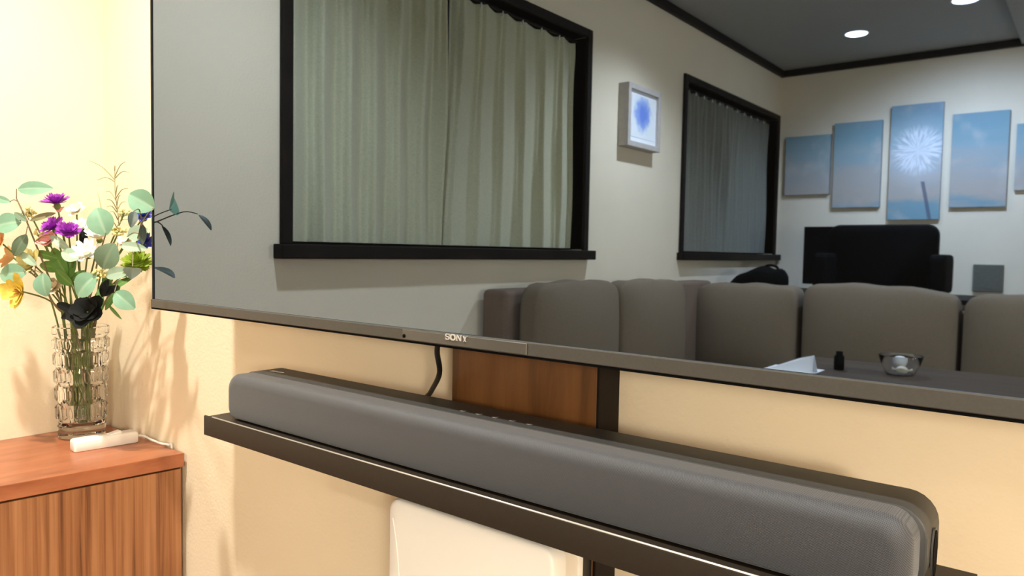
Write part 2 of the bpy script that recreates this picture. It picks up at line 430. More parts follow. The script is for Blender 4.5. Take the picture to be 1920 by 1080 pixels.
curtain('curtain', 'sage grey pleated curtain, darkened as if unlit, on the half of the small far window by the canvas wall', -4.695, -3.98, 0.12, 0.060, 4, xoff=0.0, flip=True, cloth=M_curtain2)

# ------------------------------------------------------------------ ceiling downlights
def downlight(x, y, watt, col, label, tilt=0.0):
    root = thing('downlight', label, 'ceiling light', (x, y, ZC), 'recessed ceiling downlights')
    lathe('trim_ring', [(0.058, -0.0005), (0.066, -0.0005), (0.067, -0.002), (0.064, -0.0035), (0.060, -0.0035), (0.058, -0.002)], (x, y, ZC), M_whiteplastic, root, 32, True)
    lathe('lens', [(0.0005, -0.0005), (0.0575, -0.0005), (0.0575, -0.003), (0.0005, -0.003)], (x, y, ZC), emis('lens_glow_%d' % len(bpy.data.materials), col, 14), root, 32)
    ld = bpy.data.lights.new('downlight_beam', 'SPOT'); ld.energy = watt; ld.color = col
    ld.spot_size = math.radians(135); ld.spot_blend = 1.0; ld.shadow_soft_size = 0.028
    lo = bpy.data.objects.new('downlight_beam', ld); lo.location = (x, y, ZC - 0.045)
    lo.rotation_euler = (tilt, 0, 0)
    link(lo, root); return root
for a_ in DOWNLIGHTS: downlight(*a_)

# ------------------------------------------------------------------ television
TX0, TX1, TZ0, TZ1 = -1.2665, 0.1845, 0.9735, 1.812
tv = thing('television', 'large flat television with dark mirror-like screen above the sound bar', 'television', ((TX0 + TX1) / 2, 0.03, TZ0))
BZ = 0.0165
box('screen', TX0 + 0.003, TX1 - 0.003, 0.001, 0.008, TZ0 + BZ, TZ1 - 0.004, M_screen, tv)
box('bottom_bezel', TX0, TX1, -0.0035, 0.020, TZ0 + 0.0024, TZ0 + BZ, M_bezel, tv, 0.0010, 2)
box('bottom_edge', TX0 + 0.001, TX1 - 0.001, -0.0028, 0.020, TZ0, TZ0 + 0.0024, M_black, tv)
for x0, x1 in ((TX0, TX0 + 0.0022), (TX1 - 0.0022, TX1)):
    box('side_bezel', x0, x1, -0.001, 0.020, TZ0 + BZ, TZ1, M_blackplastic, tv)
box('top_bezel', TX0 + 0.0022, TX1 - 0.0022, -0.001, 0.020, TZ1 - 0.003, TZ1, M_blackplastic, tv)
box('back_panel', TX0 + 0.002, TX1 - 0.002, 0.0085, 0.022, TZ0 + 0.001, TZ1 - 0.0035, M_blackplastic, tv, 0.002)
box('housing', TX0 + 0.18, TX1 - 0.18, 0.022, 0.056, TZ0 + 0.06, TZ1 - 0.22, M_blackplastic, tv, 0.010, 3)
box('wall_mount', -0.66, -0.42, 0.056, 0.0965, 1.28, 1.50, M_blackmetal, tv, 0.003)
pl = box('logo_plate', -0.640, -0.455, -0.0050, -0.0034, TZ0 + 0.0034, TZ0 + 0.0155, M_bezelplate, tv, 0.0006, 1)
lathe('status_light', [(0.0002, 0), (0.0022, 0), (0.0022, 0.001), (0.0002, 0.001)], (0, 0, 0), M_black, None, 12).name = 'status_light'
sl = bpy.data.objects['status_light']; sl.data.transform(Matrix.Translation((-0.636, -0.0049, 0.9812)) @ Matrix.Rotation(PI / 2, 4, 'X'))
sl.parent = tv; sl.matrix_parent_inverse = tv.matrix_basis.inverted()
def sony(x0, z0, wd, ht, y, mt, parent, flat=False, th=0.0009):
    """the four letters in broad slab-serif strokes, on an upright face or on a top face"""
    acc = Acc()
    def P(a, b_, dpt): 
        return V((x0 + a * wd, y - dpt, z0 + b_ * ht)) if not flat else V((x0 + a * wd, y + b_ * ht, z0 + dpt))
    def poly(p):
        n = len(p); v = [P(a, b_, th) for a, b_ in p] + [P(a, b_, 0) for a, b_ in p]
        f = [tuple(range(n))] + [tuple(range(2 * n - 1, n - 1, -1))] + [(i, i + n, (i + 1) % n + n, (i + 1) % n) for i in range(n)]
        acc.add(v, f)
    def rect(a0, a1, b0, b1): poly([(a0, b0), (a1, b0), (a1, b1), (a0, b1)])
    def strip(path, wa, wb):
        for (a0, b0), (a1, b1) in zip(path[:-1], path[1:]):
            da, db = a1 - a0, (b1 - b0) * ht / wd
            l = math.hypot(da, db) or 1; nx, nz_ = -db / l, da / l
            # stroke heavier on uprights
            ww = wa * abs(nx) + wb * abs(nz_)
            ox, oz = nx * ww / 2, nz_ * ww / 2 * wd / ht
            poly([(a0 - ox, b0 - oz), (a1 - ox, b1 - oz), (a1 + ox, b1 + oz), (a0 + ox, b0 + oz)])
    # S
    S = [(0.195, 0.70), (0.19, 0.85), (0.15, 0.92), (0.08, 0.93), (0.035, 0.85), (0.03, 0.70), (0.06, 0.58), (0.11, 0.52), (0.165, 0.46), (0.20, 0.36), (0.20, 0.22), (0.16, 0.09), (0.09, 0.06), (0.035, 0.12), (0.02, 0.30)]
    strip(S, 0.042, 0.026); rect(0.175, 0.205, 0.66, 1.0); rect(0.005, 0.035, 0.0, 0.34)
    # O
    O = [(0.36 + 0.105 * math.cos(2 * PI * k / 20), 0.5 + 0.46 * math.sin(2 * PI * k / 20)) for k in range(21)]
    strip(O, 0.060, 0.026)
    # N
    rect(0.525, 0.555, 0.0, 1.0); rect(0.70, 0.728, 0.0, 1.0)
    poly([(0.525, 1.0), (0.575, 1.0), (0.728, 0.0), (0.685, 0.0)])
    rect(0.50, 0.58, 0.0, 0.10); rect(0.67, 0.755, 0.90, 1.0); rect(0.505, 0.56, 0.90, 1.0)
    # Y
    poly([(0.79, 1.0), (0.85, 1.0), (0.905, 0.48), (0.865, 0.42)]); poly([(0.95, 1.0), (0.99, 1.0), (0.91, 0.42), (0.89, 0.48)])
    rect(0.862, 0.912, 0.0, 0.48); rect(0.83, 0.945, 0.0, 0.10); rect(0.77, 0.865, 0.90, 1.0); rect(0.93, 1.01, 0.90, 1.0)
    return acc.build('logo', mt, parent, False)
lg = sony(-0.5695, 0.9832, 0.0335, 0.0066, -0.0050, M_logo, tv); lg['label'] = 'silver lettering SONY'

# ------------------------------------------------------------------ stand: column, shelf, lower shelf
CX0, CX1, CY0, CY1 = -0.654, -0.4290, 0.097, 0.140
st = thing('television_stand', 'walnut television stand column with a long dark sound bar shelf', 'stand', ((CX0 + CX1) / 2, 0.11, 0))
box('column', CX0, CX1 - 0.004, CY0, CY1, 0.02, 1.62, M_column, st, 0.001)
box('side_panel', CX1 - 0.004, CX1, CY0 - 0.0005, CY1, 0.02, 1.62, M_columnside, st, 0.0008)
box('base_plate', CX0 - 0.16, CX1 + 0.16, -0.25, 0.152, 0.0, 0.02, M_blackmetal, st, 0.004)
SX0, SX1, SY0, SY1, SZ = -1.0145, -0.066, -0.046, 0.082, 0.8330
shelf = box('shelf', SX0, SX1, SY0 + 0.004, SY1, SZ - 0.003, SZ, M_shelf, st)
# front lip: rounded upper edge that rises a little above the plate
lp = []
prof = [(SY0, SZ - 0.026), (SY0, SZ + 0.0005), (SY0 + 0.0006, SZ + 0.0020), (SY0 + 0.002, SZ + 0.0026), (SY0 + 0.0034, SZ + 0.0020), (SY0 + 0.004, SZ + 0.0005), (SY0 + 0.004, SZ - 0.003), (SY0 + 0.004, SZ - 0.026)]
loft('front_lip', [[(x, y, z) for y, z in prof] for x in (SX0, SX1)], M_shelf, shelf)
for x0, x1 in ((SX0, SX0 + 0.003), (SX1 - 0.003, SX1)):
    box('end_lip', x0, x1, SY0 + 0.004, SY1, SZ - 0.026, SZ - 0.003, M_shelf, shelf)
tube('edge_highlight', [(SX0 + 0.02, SY0 + 0.0018, SZ + 0.0022), (SX1, SY0 + 0.0018, SZ + 0.0024)], 0.0011, mat('highlight_pale_metal', (0.55, 0.54, 0.52), 0.35, metal=0.6), shelf, 8, 0)  # pale strip added to draw the highlight along the lip
box('bracket', -0.462, -0.434, 0.040, CY0, 0.70, SZ - 0.003, M_blackmetal, st, 0.002)
box('bracket', -0.650, -0.622, 0.040, CY0, 0.70, SZ - 0.003, M_blackmetal, st, 0.002)
box('lower_shelf', -0.78, -0.30, -0.10, CY0, 0.46, 0.48, M_shelf, st, 0.003)

# ------------------------------------------------------------------ sound bar
BX0, BX1, BY0, BY1, BZ0, BZ1 = -0.9925, -0.0905, -0.0285, 0.060, SZ + 0.0008, SZ + 0.0655
sb = thing('sound_bar', 'long dark grey cloth-covered sound bar lying on the shelf', 'sound bar', ((BX0 + BX1) / 2, (BY0 + BY1) / 2, BZ0))
def bar_loop(y, ins, r_, dx=0.0):
    return [(x, y, z) for x, z in rrect(BX0 + ins + dx, BX1 - ins - dx, BZ0 + ins * 0.3, BZ1 - ins, r_)]
fl = []
R0 = 0.014
for k in range(8):
    t = PI / 2 * k / 7
    fl.append(bar_loop(BY0 + R0 * (1 - math.sin(t)), R0 * (1 - math.cos(t)) + 0.0006, 0.020 - R0 * (1 - math.cos(t)) * 0.6, 0.004))
fl = fl[::-1]
fl.append(bar_loop(BY0 + 0.034, 0.0006, 0.020, 0.004))
loft('cloth_front', fl[:], M_fabric, sb)
sh = loft('shell', [bar_loop(BY0 + 0.034, 0.0012, 0.021), bar_loop(BY0 + 0.0348, 0.0, 0.022), bar_loop(BY1 - 0.004, 0.0, 0.022), bar_loop(BY1 - 0.001, 0.001, 0.021), bar_loop(BY1, 0.004, 0.018)], mat('bar_shell_plastic', (0.028, 0.030, 0.032), 0.5), sb)
# bass port on the right end: a dark oval with a rim
po = [( (BX1 + 0.0004), 0.030 + 0.010 * math.cos(2 * PI * k / 24), BZ0 + 0.026 + 0.020 * math.sin(2 * PI * k / 24)) for k in range(24)]
pi_ = [( (BX1 + 0.0008), 0.030 + 0.0085 * math.cos(2 * PI * k / 24), BZ0 + 0.026 + 0.0182 * math.sin(2 * PI * k / 24)) for k in range(24)]
loft('port_rim', [po, [(p[0] + 0.0012, p[1], p[2]) for p in po], [(p[0] + 0.0008, p[1], p[2]) for p in pi_], [(p[0] - 0.0006, p[1], p[2]) for p in pi_]], M_bezel, sb)
loft('port', [[(p[0] + 0.0010, p[1], p[2]) for p in pi_], [(p[0] + 0.0014, p[1], p[2]) for p in pi_]], M_black, sb)
for k in range(5):
    x = -0.565 + k * 0.024
    bt = lathe('touch_button', [(0.0004, 0.0), (0.0042, 0.0), (0.0042, 0.0006), (0.0004, 0.0008)], (x, 0.022, BZ1), M_bezel, sb, 16)
sony(-0.958, BZ1 + 0.0001, 0.028, 0.006, 0.026, M_logo, sb, True, 0.0005)

# cable from the television down behind the sound bar
cb = tube('television_cable', [(-0.612, 0.028, 1.02), (-0.613, 0.030, 0.985), (-0.622, 0.036, 0.960), (-0.636, 0.055, 0.930), (-0.680, 0.085, 0.897), (-0.705, 0.094, 0.872), (-0.715, 0.092, 0.80), (-0.700, 0.09, 0.70)], 0.0034, M_cable, None, 10, 8)
tag(cb, 'black cable hanging from the television behind the sound bar', 'cable')

# ------------------------------------------------------------------ white device under the shelf
dv = thing('game_console', 'white rounded plastic device standing under the sound bar shelf', 'device', (-0.53, 0.0, 0.48))
DX0, DX1, DZ0, DZ1 = -0.655, -0.402, 0.4805, 0.7955
def dl(y, ins, r_=0.022): return [(x, y, z) for x, z in rrect(DX0 + ins, DX1 - ins, DZ0 + ins, DZ1 - ins, r_, 5)]
loft('shell', [dl(-0.012, 0.006, 0.018), dl(-0.0145, 0.0075, 0.016), dl(-0.0165, 0.011, 0.013)][::-1] + [dl(0.006, 0.006, 0.018)], M_whiteplastic, dv)
loft('body', [dl(0.004, 0.009, 0.014), dl(0.034, 0.009, 0.014)], M_offwhite, dv)
loft('rear_shell', [dl(0.032, 0.006, 0.018), dl(0.0375, 0.006, 0.018), dl(0.0385, 0.010, 0.014)], M_whiteplastic, dv)
tube('seam', [(-0.640, -0.0166, 0.766), (-0.633, -0.0166, 0.735), (-0.628, -0.0166, 0.690), (-0.626, -0.0166, 0.60)], 0.0009, M_whiteplastic, dv, 6, 6)

# ------------------------------------------------------------------ cabinet
cab = thing('wooden_cabinet', 'reddish wooden cabinet with vertical grain in the room corner', 'cabinet', (-1.66, -0.2, 0))
CT = 0.653; SK = 0.10
def fx(y): return -1.467 + SK * (y - 0.158)
yA, yB = -0.72, 0.158
xb = -A + 0.001
hexa('top', [(xb, yA, CT - 0.0285), (fx(yA), yA, CT - 0.0285), (fx(yB), yB, CT - 0.0285), (xb, yB, CT - 0.0285), (xb, yA, CT), (fx(yA), yA, CT), (fx(yB), yB, CT), (xb, yB, CT)], M_cabtop, cab, 0.0012, 2)
zb_ = CT - 0.0300
box('back_panel', xb, xb + 0.006, yA + 0.01, yB - 0.002, 0.075, zb_, M_cabfront, cab)
for y0, y1 in ((yB - 0.018, yB - 0.002), (yA + 0.002, yA + 0.018)):
    hexa('side_panel', [(xb + 0.007, y0, 0.05), (fx(y0) - 0.021, y0, 0.05), (fx(y1) - 0.021, y1, 0.05), (xb + 0.007, y1, 0.05), (xb + 0.007, y0, zb_), (fx(y0) - 0.021, y0, zb_), (fx(y1) - 0.021, y1, zb_), (xb + 0.007, y1, zb_)], M_cabfront, cab, 0.0006, 1)
ed = [(yB - 0.0055, yB - 0.4 - 0.0005), (yB - 0.4 - 0.0035, yB - 0.6), (yB - 0.603, yA + 0.0055)]
for k, (y1, y0) in enumerate(ed):
    d_ = hexa('door', [(fx(y0) - 0.019, y0, 0.06), (fx(y0) - 0.001, y0, 0.06), (fx(y1) - 0.001, y1, 0.06), (fx(y1) - 0.019, y1, 0.06), (fx(y0) - 0.019, y0, zb_ - 0.002), (fx(y0) - 0.001, y0, zb_ - 0.002), (fx(y1) - 0.001, y1, zb_ - 0.002), (fx(y1) - 0.019, y1, zb_ - 0.002)], M_cabfront, cab, 0.0006, 1)
box('plinth', xb + 0.02, -1.60, yA + 0.03, yB - 0.03, 0.0, 0.06, M_darkwood, cab)

# white switch box with a cord, on the cabinet
pb = thing('switch_box', 'slim white plastic switch box with a cord in front of the vase', 'switch', (-1.635, 0.075, CT))
def sb_loop(z, ins, r_=0.006):
    c = V((-1.640, 0.074, 0)); ux = V((0.09, 0.996, 0)).normalized(); uy = V((-ux.y, ux.x, 0))
    return [tuple(c + ux * a + uy * b_ + V((0, 0, z))) for a, b_ in rrect(-0.063 + ins, 0.063 - ins, -0.017 + ins, 0.017 - ins, r_, 4)]
loft('case', [sb_loop(CT + 0.0005, 0.001), sb_loop(CT + 0.002, 0.0), sb_loop(CT + 0.0195, 0.0), sb_loop(CT + 0.0225, 0.001), sb_loop(CT + 0.0240, 0.0032)], M_whiteplastic, pb)
hexa('rocker', [(-1.646, 0.078, CT + 0.0235), (-1.630, 0.078, CT + 0.0235), (-1.628, 0.104, CT + 0.0235), (-1.644, 0.104, CT + 0.0235), (-1.646, 0.080, CT + 0.0250), (-1.630, 0.080, CT + 0.0250), (-1.628, 0.102, CT + 0.0305), (-1.644, 0.102, CT + 0.0305)], M_whiteplastic, pb, 0.001, 2)
tube('cord', [(-1.634, 0.134, CT + 0.012), (-1.622, 0.147, CT + 0.011), (-1.595, 0.152, CT + 0.006), (-1.56, 0.155, CT + 0.004), (-1.535, 0.160, CT + 0.0035), (-1.525, 0.1615, CT - 0.01), (-1.522, 0.1615, 0.45), (-1.52, 0.1615, 0.25)], 0.0026, M_whitecable, pb, 8, 6)

# ------------------------------------------------------------------ vase
VC = V((-1.767, 0.078, CT + 0.0008)); VH = 0.247
def vase_mesh():
    ncol, sub = 9, 6; seg = ncol * sub
    rows = [(0.036, 0.078), (0.078, 0.118), (0.118, 0.156), (0.156, 0.192), (0.192, 0.224)]
    vs, fs, rings = [], [], []
    def ring(z, rf):
        base = len(vs)
        for k in range(seg):
            t = 2 * PI * k / seg; r_ = rf(k)
            vs.append((VC.x + r_ * math.cos(t), VC.y + r_ * math.sin(t), VC.z + z))
        rings.append(base)
    def rad(z): return 0.0475 + 0.0075 * (z / VH)
    ring(0.0, lambda k: 0.043); ring(0.002, lambda k: 0.0465); ring(0.026, lambda k: 0.0475); ring(0.030, lambda k: 0.0450)
    for ri, (z0, z1) in enumerate(rows):
        for j in range(6):
            s = j / 5; z = z0 + (z1 - z0) * (0.04 + 0.92 * s)
            def rf(k, s=s, ri=ri, z=z):
                u = ((k + (sub // 2 if ri % 2 else 0)) % sub) / sub
                a = min(u, 1 - u) * 2          # 0 at groove, 1 in the middle
                bz = min(s, 1 - s) * 2
                prof = min(a * 2.2, 1.0) * min(bz * 2.2 + 0.05, 1.0)
                dimple = 0.0022 * max(0, (a - 0.45)) * max(0, (bz - 0.4)) * 4
                return rad(z) - 0.0035 + 0.0065 * prof - dimple
            ring(z, rf)
    ring(0.2265, lambda k: rad(0.23) - 0.0015); ring(0.230, lambda k: rad(0.23) + 0.001); ring(VH - 0.002, lambda k: rad(VH) + 0.001); ring(VH, lambda k: rad(VH) - 0.001)
    ring(VH, lambda k: rad(VH) - 0.004); ring(VH - 0.002, lambda k: rad(VH) - 0.0055)
    ring(0.12, lambda k: 0.0425); ring(0.035, lambda k: 0.0395); ring(0.028, lambda k: 0.036)
    for a_, b_ in zip(rings[:-1], rings[1:]):
        for k in range(seg): fs.append((a_ + k, a_ + (k + 1) % seg, b_ + (k + 1) % seg, b_ + k))
    fs.append(tuple(range(seg - 1, -1, -1))); fs.append(tuple(rings[-1] + k for k in range(seg)))
    return vs, fs
v, f = vase_mesh(); bm = bmesh.new(); me = bpy.data.meshes.new('t'); me.from_pydata(v, [], f); bm.from_mesh(me)
vo = bmobj('glass_vase', bm, M_glass, None, False); autosmooth(vo, 24)
tag(vo, 'clear cut-glass vase with block facets holding the bouquet', 'vase')

# ------------------------------------------------------------------ bouquet
MOUTH = VC + V((0, 0, VH))
stem_no = [0]
def stempath(head, bend=None):
    """from the head down through the mouth of the vase to its floor"""
    head = V(head); i = stem_no[0]; stem_no[0] += 1
    dirn = (head - MOUTH); dirn.z = 0
    l = min(0.030, dirn.length * 0.2); dn = dirn.normalized() if dirn.length > 1e-4 else V((1, 0, 0))
    jit = V((math.cos(i * 2.4), math.sin(i * 2.4), 0))
    mouth = MOUTH + dn * l + jit * 0.020 + V((0, 0, 0.0))
    foot = VC + V((0, 0, 0.036 + 0.004 * (i % 3))) - dn * 0.012 + jit * 0.019
    mid = MOUTH + (head - MOUTH) * 0.45 + dn * 0.012 + V((0, 0, 0.02))
    pts = [foot, (foot * 0.5 + mouth * 0.5), mouth]
    if bend: pts += [V(b_) for b_ in bend]
    else: pts.append(mid)
    pts.append(head)
    return pts
def leaf_data(c, axis, nrm, L, W, cup=0.12, fold=0.10, shape=0.62, nx=9, ny=7):
    axis = axis.normalized(); nrm = (nrm - axis * nrm.dot(axis)).normalized(); side = axis.cross(nrm)
    vs, fs, rib = [], [], []
    for i in range(nx):
        u = i / (nx - 1); wd = W / 2 * max(0.02, math.sin(PI * min(0.985, max(0.012, u ** 0.92))) ** shape)
        for j in range(ny):
            s = -1 + 2 * j / (ny - 1); s = math.copysign(abs(s) ** 1.5, s)
            p = c + axis * ((u - 0.5) * L) + side * (s * wd) + nrm * (abs(s) * wd * fold * 2 - cup * L * (2 * u - 1) ** 2 * 0.6)
            vs.append(p); rib.append(0.75 * (1 - u * 0.6) if j == ny // 2 else 0.0)
    for i in range(nx - 1):
        for j in range(ny - 1):
            a_ = i * ny + j; fs.append((a_, a_ + 1, a_ + ny + 1, a_ + ny))
    return vs, fs, rib
def leaf(parent, c, axis, nrm, L, W, mt, **kw):
    vs, fs, rib = leaf_data(V(c), V(axis), V(nrm), L, W, **kw)
    o = mesh('leaf', vs, fs, mt, parent, True)
    at = o.data.attributes.new('rib', 'FLOAT', 'POINT')
    for i, x in enumerate(rib): at.data[i].value = x
    return o
def sleaf(parent, px, py, t, Lp, Wp, ang, mt, tilt=(0, 0), nrm=None, **kw):
    """a leaf placed at a room point; ang is the direction of its tip, tilt leans its face"""
    c = pt(px, py, t); k = t / FPX
    ax = RI * math.cos(math.radians(ang)) + UP * math.sin(math.radians(ang)) + FW * tilt[1]
    n_ = V(nrm) if nrm else (-FW + RI * tilt[0] + UP * 0.15)
    return leaf(parent, c, ax, n_, Lp * k, Wp * k, mt, **kw), c - ax.normalized() * (Lp * k * 0.5)

def branch(label, spine, leaves, r0=0.0028, r1=0.0012, mt=M_twig):
    """spine: room points from the mouth to the tip; leaves: sleaf arguments and the spine fraction of their twig"""
    root = thing('eucalyptus_branch', label, 'branch', spine[0], 'eucalyptus branches in the vase')
    tube('stem', spine, (r0, r1), mt, root, 7, 6)
    sp = smoothpath(spine, 8)
    for fr, args, kw in leaves:
        o, base = sleaf(root, *args, **kw)
        a_ = sp[int(fr * (len(sp) - 1))]
        tube('twig', [a_, a_ * 0.5 + base * 0.5 + V((0, 0, 0.004)), base], (0.0011, 0.0008), mt, root, 5, 4)
    return root
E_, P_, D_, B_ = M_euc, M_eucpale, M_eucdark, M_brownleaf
sp1 = stempath(pt(31, 372, 1.45), [pt(103, 545, 1.55), pt(72, 470, 1.50), pt(48, 410, 1.46)])
branch('long eucalyptus branch leaning left with a flat leaf at its tip', sp1, [
    (1.0, (64, 353, 1.45, 62, 27, 2, E_), dict(tilt=(0.2, 0.1))),
    (0.97, (2, 374, 1.45, 34, 14, 165, E_), {}),
    (0.88, (13, 419, 1.45, 50, 40, 190, E_), dict(tilt=(-0.2, 0))),
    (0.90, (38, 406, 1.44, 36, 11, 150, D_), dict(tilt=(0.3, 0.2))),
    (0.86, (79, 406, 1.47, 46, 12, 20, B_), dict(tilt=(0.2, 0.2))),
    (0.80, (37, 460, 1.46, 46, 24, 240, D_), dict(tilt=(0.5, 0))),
    (0.72, (112, 455, 1.46, 48, 15, -38, P_), dict(tilt=(0.3, 0))),
])
sp2 = stempath(pt(36, 500, 1.47), [pt(105, 575, 1.55), pt(75, 525, 1.50)])
branch('low eucalyptus branch with two round leaves at the left edge', sp2, [
    (1.0, (22, 513, 1.46, 54, 38, 185, E_), dict(tilt=(0.2, 0.1))),
    (0.92, (82, 534, 1.45, 44, 40, -80, E_), dict(tilt=(-0.2, 0))),
    (0.85, (52, 485, 1.47, 40, 16, 140, P_), {}),
])
sp3 = stempath(pt(198, 440, 1.40), [pt(168, 560, 1.55), pt(183, 490, 1.47)])
branch('upright eucalyptus branch with three broad round leaves in front', sp3, [
    (1.0, (189, 415, 1.40, 54, 48, 110, E_), dict(nrm=(0.72, -0.66, 0.2))),
    (0.86, (202, 480, 1.38, 52, 46, 65, D_), dict(tilt=(0.25, 0))),
    (0.74, (160, 535, 1.40, 54, 48, 225, E_), dict(tilt=(-0.15, 0.1))),
    (0.80, (220, 512, 1.42, 50, 24, 12, P_), dict(tilt=(0.3, 0))),
    (0.90, (131, 478, 1.45, 36, 26, 160, P_), dict(tilt=(0.2, 0))),
])
# branch that reaches the television edge; its farthest leaves stand in front of the screen and mirror in it
nodeA = V((-1.2780, -0.012, 1.123))
sp4 = stempath(nodeA, [pt(205, 555, 1.52), pt(250, 470, 1.42)])
b4 = branch('eucalyptus branch reaching right to the edge of the television', sp4, [
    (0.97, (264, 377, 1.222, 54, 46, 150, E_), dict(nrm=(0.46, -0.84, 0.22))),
    (0.90, (257, 437, 1.36, 40, 30, 20, P_), dict(tilt=(0.2, 0))),
    (0.84, (249, 463, 1.38, 50, 19, -8, P_), dict(tilt=(0.2, 0))),
    (0.72, (233, 563, 1.36, 48, 36, -40, E_), dict(tilt=(0.1, 0))),
])
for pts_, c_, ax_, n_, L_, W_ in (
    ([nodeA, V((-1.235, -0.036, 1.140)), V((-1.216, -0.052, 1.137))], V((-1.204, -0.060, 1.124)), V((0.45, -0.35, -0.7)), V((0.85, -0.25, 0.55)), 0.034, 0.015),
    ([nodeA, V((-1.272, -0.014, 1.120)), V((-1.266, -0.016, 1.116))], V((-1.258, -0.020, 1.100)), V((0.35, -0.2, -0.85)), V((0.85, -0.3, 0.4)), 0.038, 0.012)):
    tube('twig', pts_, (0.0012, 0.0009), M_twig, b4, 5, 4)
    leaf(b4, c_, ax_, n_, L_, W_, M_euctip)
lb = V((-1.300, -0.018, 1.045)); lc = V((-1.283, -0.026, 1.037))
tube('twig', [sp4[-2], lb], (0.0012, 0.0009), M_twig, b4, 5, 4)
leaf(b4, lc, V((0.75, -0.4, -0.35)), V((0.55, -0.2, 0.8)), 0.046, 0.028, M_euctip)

def petal_data(c, dirn, nrm, L, W, curl=0.3, tipw=0.5, n=5, notch=0.0):
    dirn = V(dirn).normalized(); nrm = V(nrm); nrm = (nrm - dirn * nrm.dot(dirn)).normalized(); side = dirn.cross(nrm)
    vs, fs = [], []
    for i in range(n + 1):
        u = i / n; wd = W / 2 * (0.25 + 0.75 * math.sin(PI * min(0.98, 0.12 + 0.80 * u ** (0.7 + tipw))))
        p = V(c) + dirn * (u * L) + nrm * (curl * L * u * u)
        nn = -notch * L if i == n else 0
        vs += [p - side * wd + nrm * wd * 0.25, p + dirn * nn, p + side * wd + nrm * wd * 0.25]
    for i in range(n):
        for j in range(2):
            a_ = i * 3 + j; fs.append((a_, a_ + 1, a_ + 4, a_ + 3))
    return vs, fs
def frame(axis):
    axis = V(axis).normalized(); a_ = axis.cross(V((0.2, 0.1, 1)))
    if a_.length < 0.1: a_ = axis.cross(V((1, 0, 0)))
    a_.normalize(); return axis, a_, axis.cross(a_)
def flower(name, label, head, axis, bend=None, stem=True, cat='flower', group=None):
    root = thing(name, label, cat, head, group)
    if stem: tube('stem', stempath(head, bend), (0.0021, 0.0016), M_stem, root, 7, 5)
    return root
def rings(root, head, axis, spec, mt, joined=True, seed=0, name='petals'):
    """spec rows: count, elevation above the flower plane (deg), length, width, curl"""
    ax, a_, b_ = frame(axis); rnd = random.Random(seed); acc = Acc()
    for cnt, el, L, W, curl in spec:
        off = rnd.random()
        for k in range(cnt):
            t = 2 * PI * (k + off) / cnt + rnd.uniform(-0.1, 0.1)
            e = math.radians(el + rnd.uniform(-7, 7)); out = a_ * math.cos(t) + b_ * math.sin(t)
            dr = out * math.cos(e) + ax * math.sin(e); nr = ax * math.cos(e) - out * math.sin(e)
            v, f = petal_data(V(head) + out * L * 0.08, dr, nr, L * rnd.uniform(0.88, 1.1), W, curl, notch=0.12 if joined else 0)
            if joined: acc.add(v, f)
            else: mesh('petal', v, f, mt, root, True)
    if joined: return acc.build(name, mt, root, True)
def ball(root, name, c, r_, mt, sq=(1, 1, 1)):
    v, f = sphere_data(c, r_, 12, 8, sq); return mesh(name, v, f, mt, root, True)
UPW = V((0, 0, 1)); TOC = -FW
# purple frilled flowers
for px, py, t, s, lab, ax in ((106, 381, 1.48, 0.027, 'purple frilled flower standing highest in the bouquet', UPW + TOC * 0.35),
                              (101, 427, 1.47, 0.025, 'purple frilled flower left of its touching twin', UPW * 0.8 + TOC * 0.7 - RI * 0.3),
                              (128, 435, 1.46, 0.024, 'purple frilled flower right of its touching twin', UPW * 0.8 + TOC * 0.6 + RI * 0.35)):
    h = pt(px, py, t); fl_ = flower('cornflower', lab, h, ax, group='purple flowers')
    ball(fl_, 'calyx', h - ax.normalized() * 0.006, 0.0065, M_stem, (1, 1, 1.2))
    rings(fl_, h, ax, [(14, 10, s, 0.011, 0.15), (12, 32, s * 0.85, 0.010, 0.2), (9, 60, s * 0.7, 0.008, 0.1)], M_purple, True, int(px))
# pink
h = pt(91, 452, 1.50); fl_ = flower('pink_rosebud', 'small pink flower under the purple ones', h, TOC + UPW)
rings(fl_, h, TOC + UPW * 0.6, [(5, 35, 0.020, 0.020, -0.25), (4, 62, 0.016, 0.016, -0.3)], M_pink, False, 5)
ball(fl_, 'calyx', h - V((0, 0, 0.006)), 0.006, M_stem)
h = pt(110, 398, 1.49); fl_ = flower('pink_rosebud', 'tiny pink bud between the purple flowers', h, UPW)
rings(fl_, h, UPW, [(4, 60, 0.016, 0.011, -0.2)], M_pink, False, 8)
# white daisies
for px, py, t, s, lab, ax in ((164, 478, 1.42, 0.026, 'white daisy at the middle of the bouquet', TOC + UPW * 0.7),
                              (186, 447, 1.47, 0.024, 'white daisy half hidden behind a round leaf', UPW + TOC * 0.4),
                              (150, 432, 1.50, 0.022, 'white daisy beside the purple flowers', UPW * 0.6 + TOC * 0.8)):
    h = pt(px, py, t); fl_ = flower('daisy', lab, h, ax, group='white daisies')
    rings(fl_, h, ax, [(11, 24, s * 1.1, 0.012, 0.15), (8, 50, s * 0.85, 0.010, 0.1)], M_white, False, int(px))
    ball(fl_, 'disc', h + ax.normalized() * 0.003, 0.006, M_paleyellow)
    ball(fl_, 'calyx', h - ax.normalized() * 0.004, 0.006, M_stem)
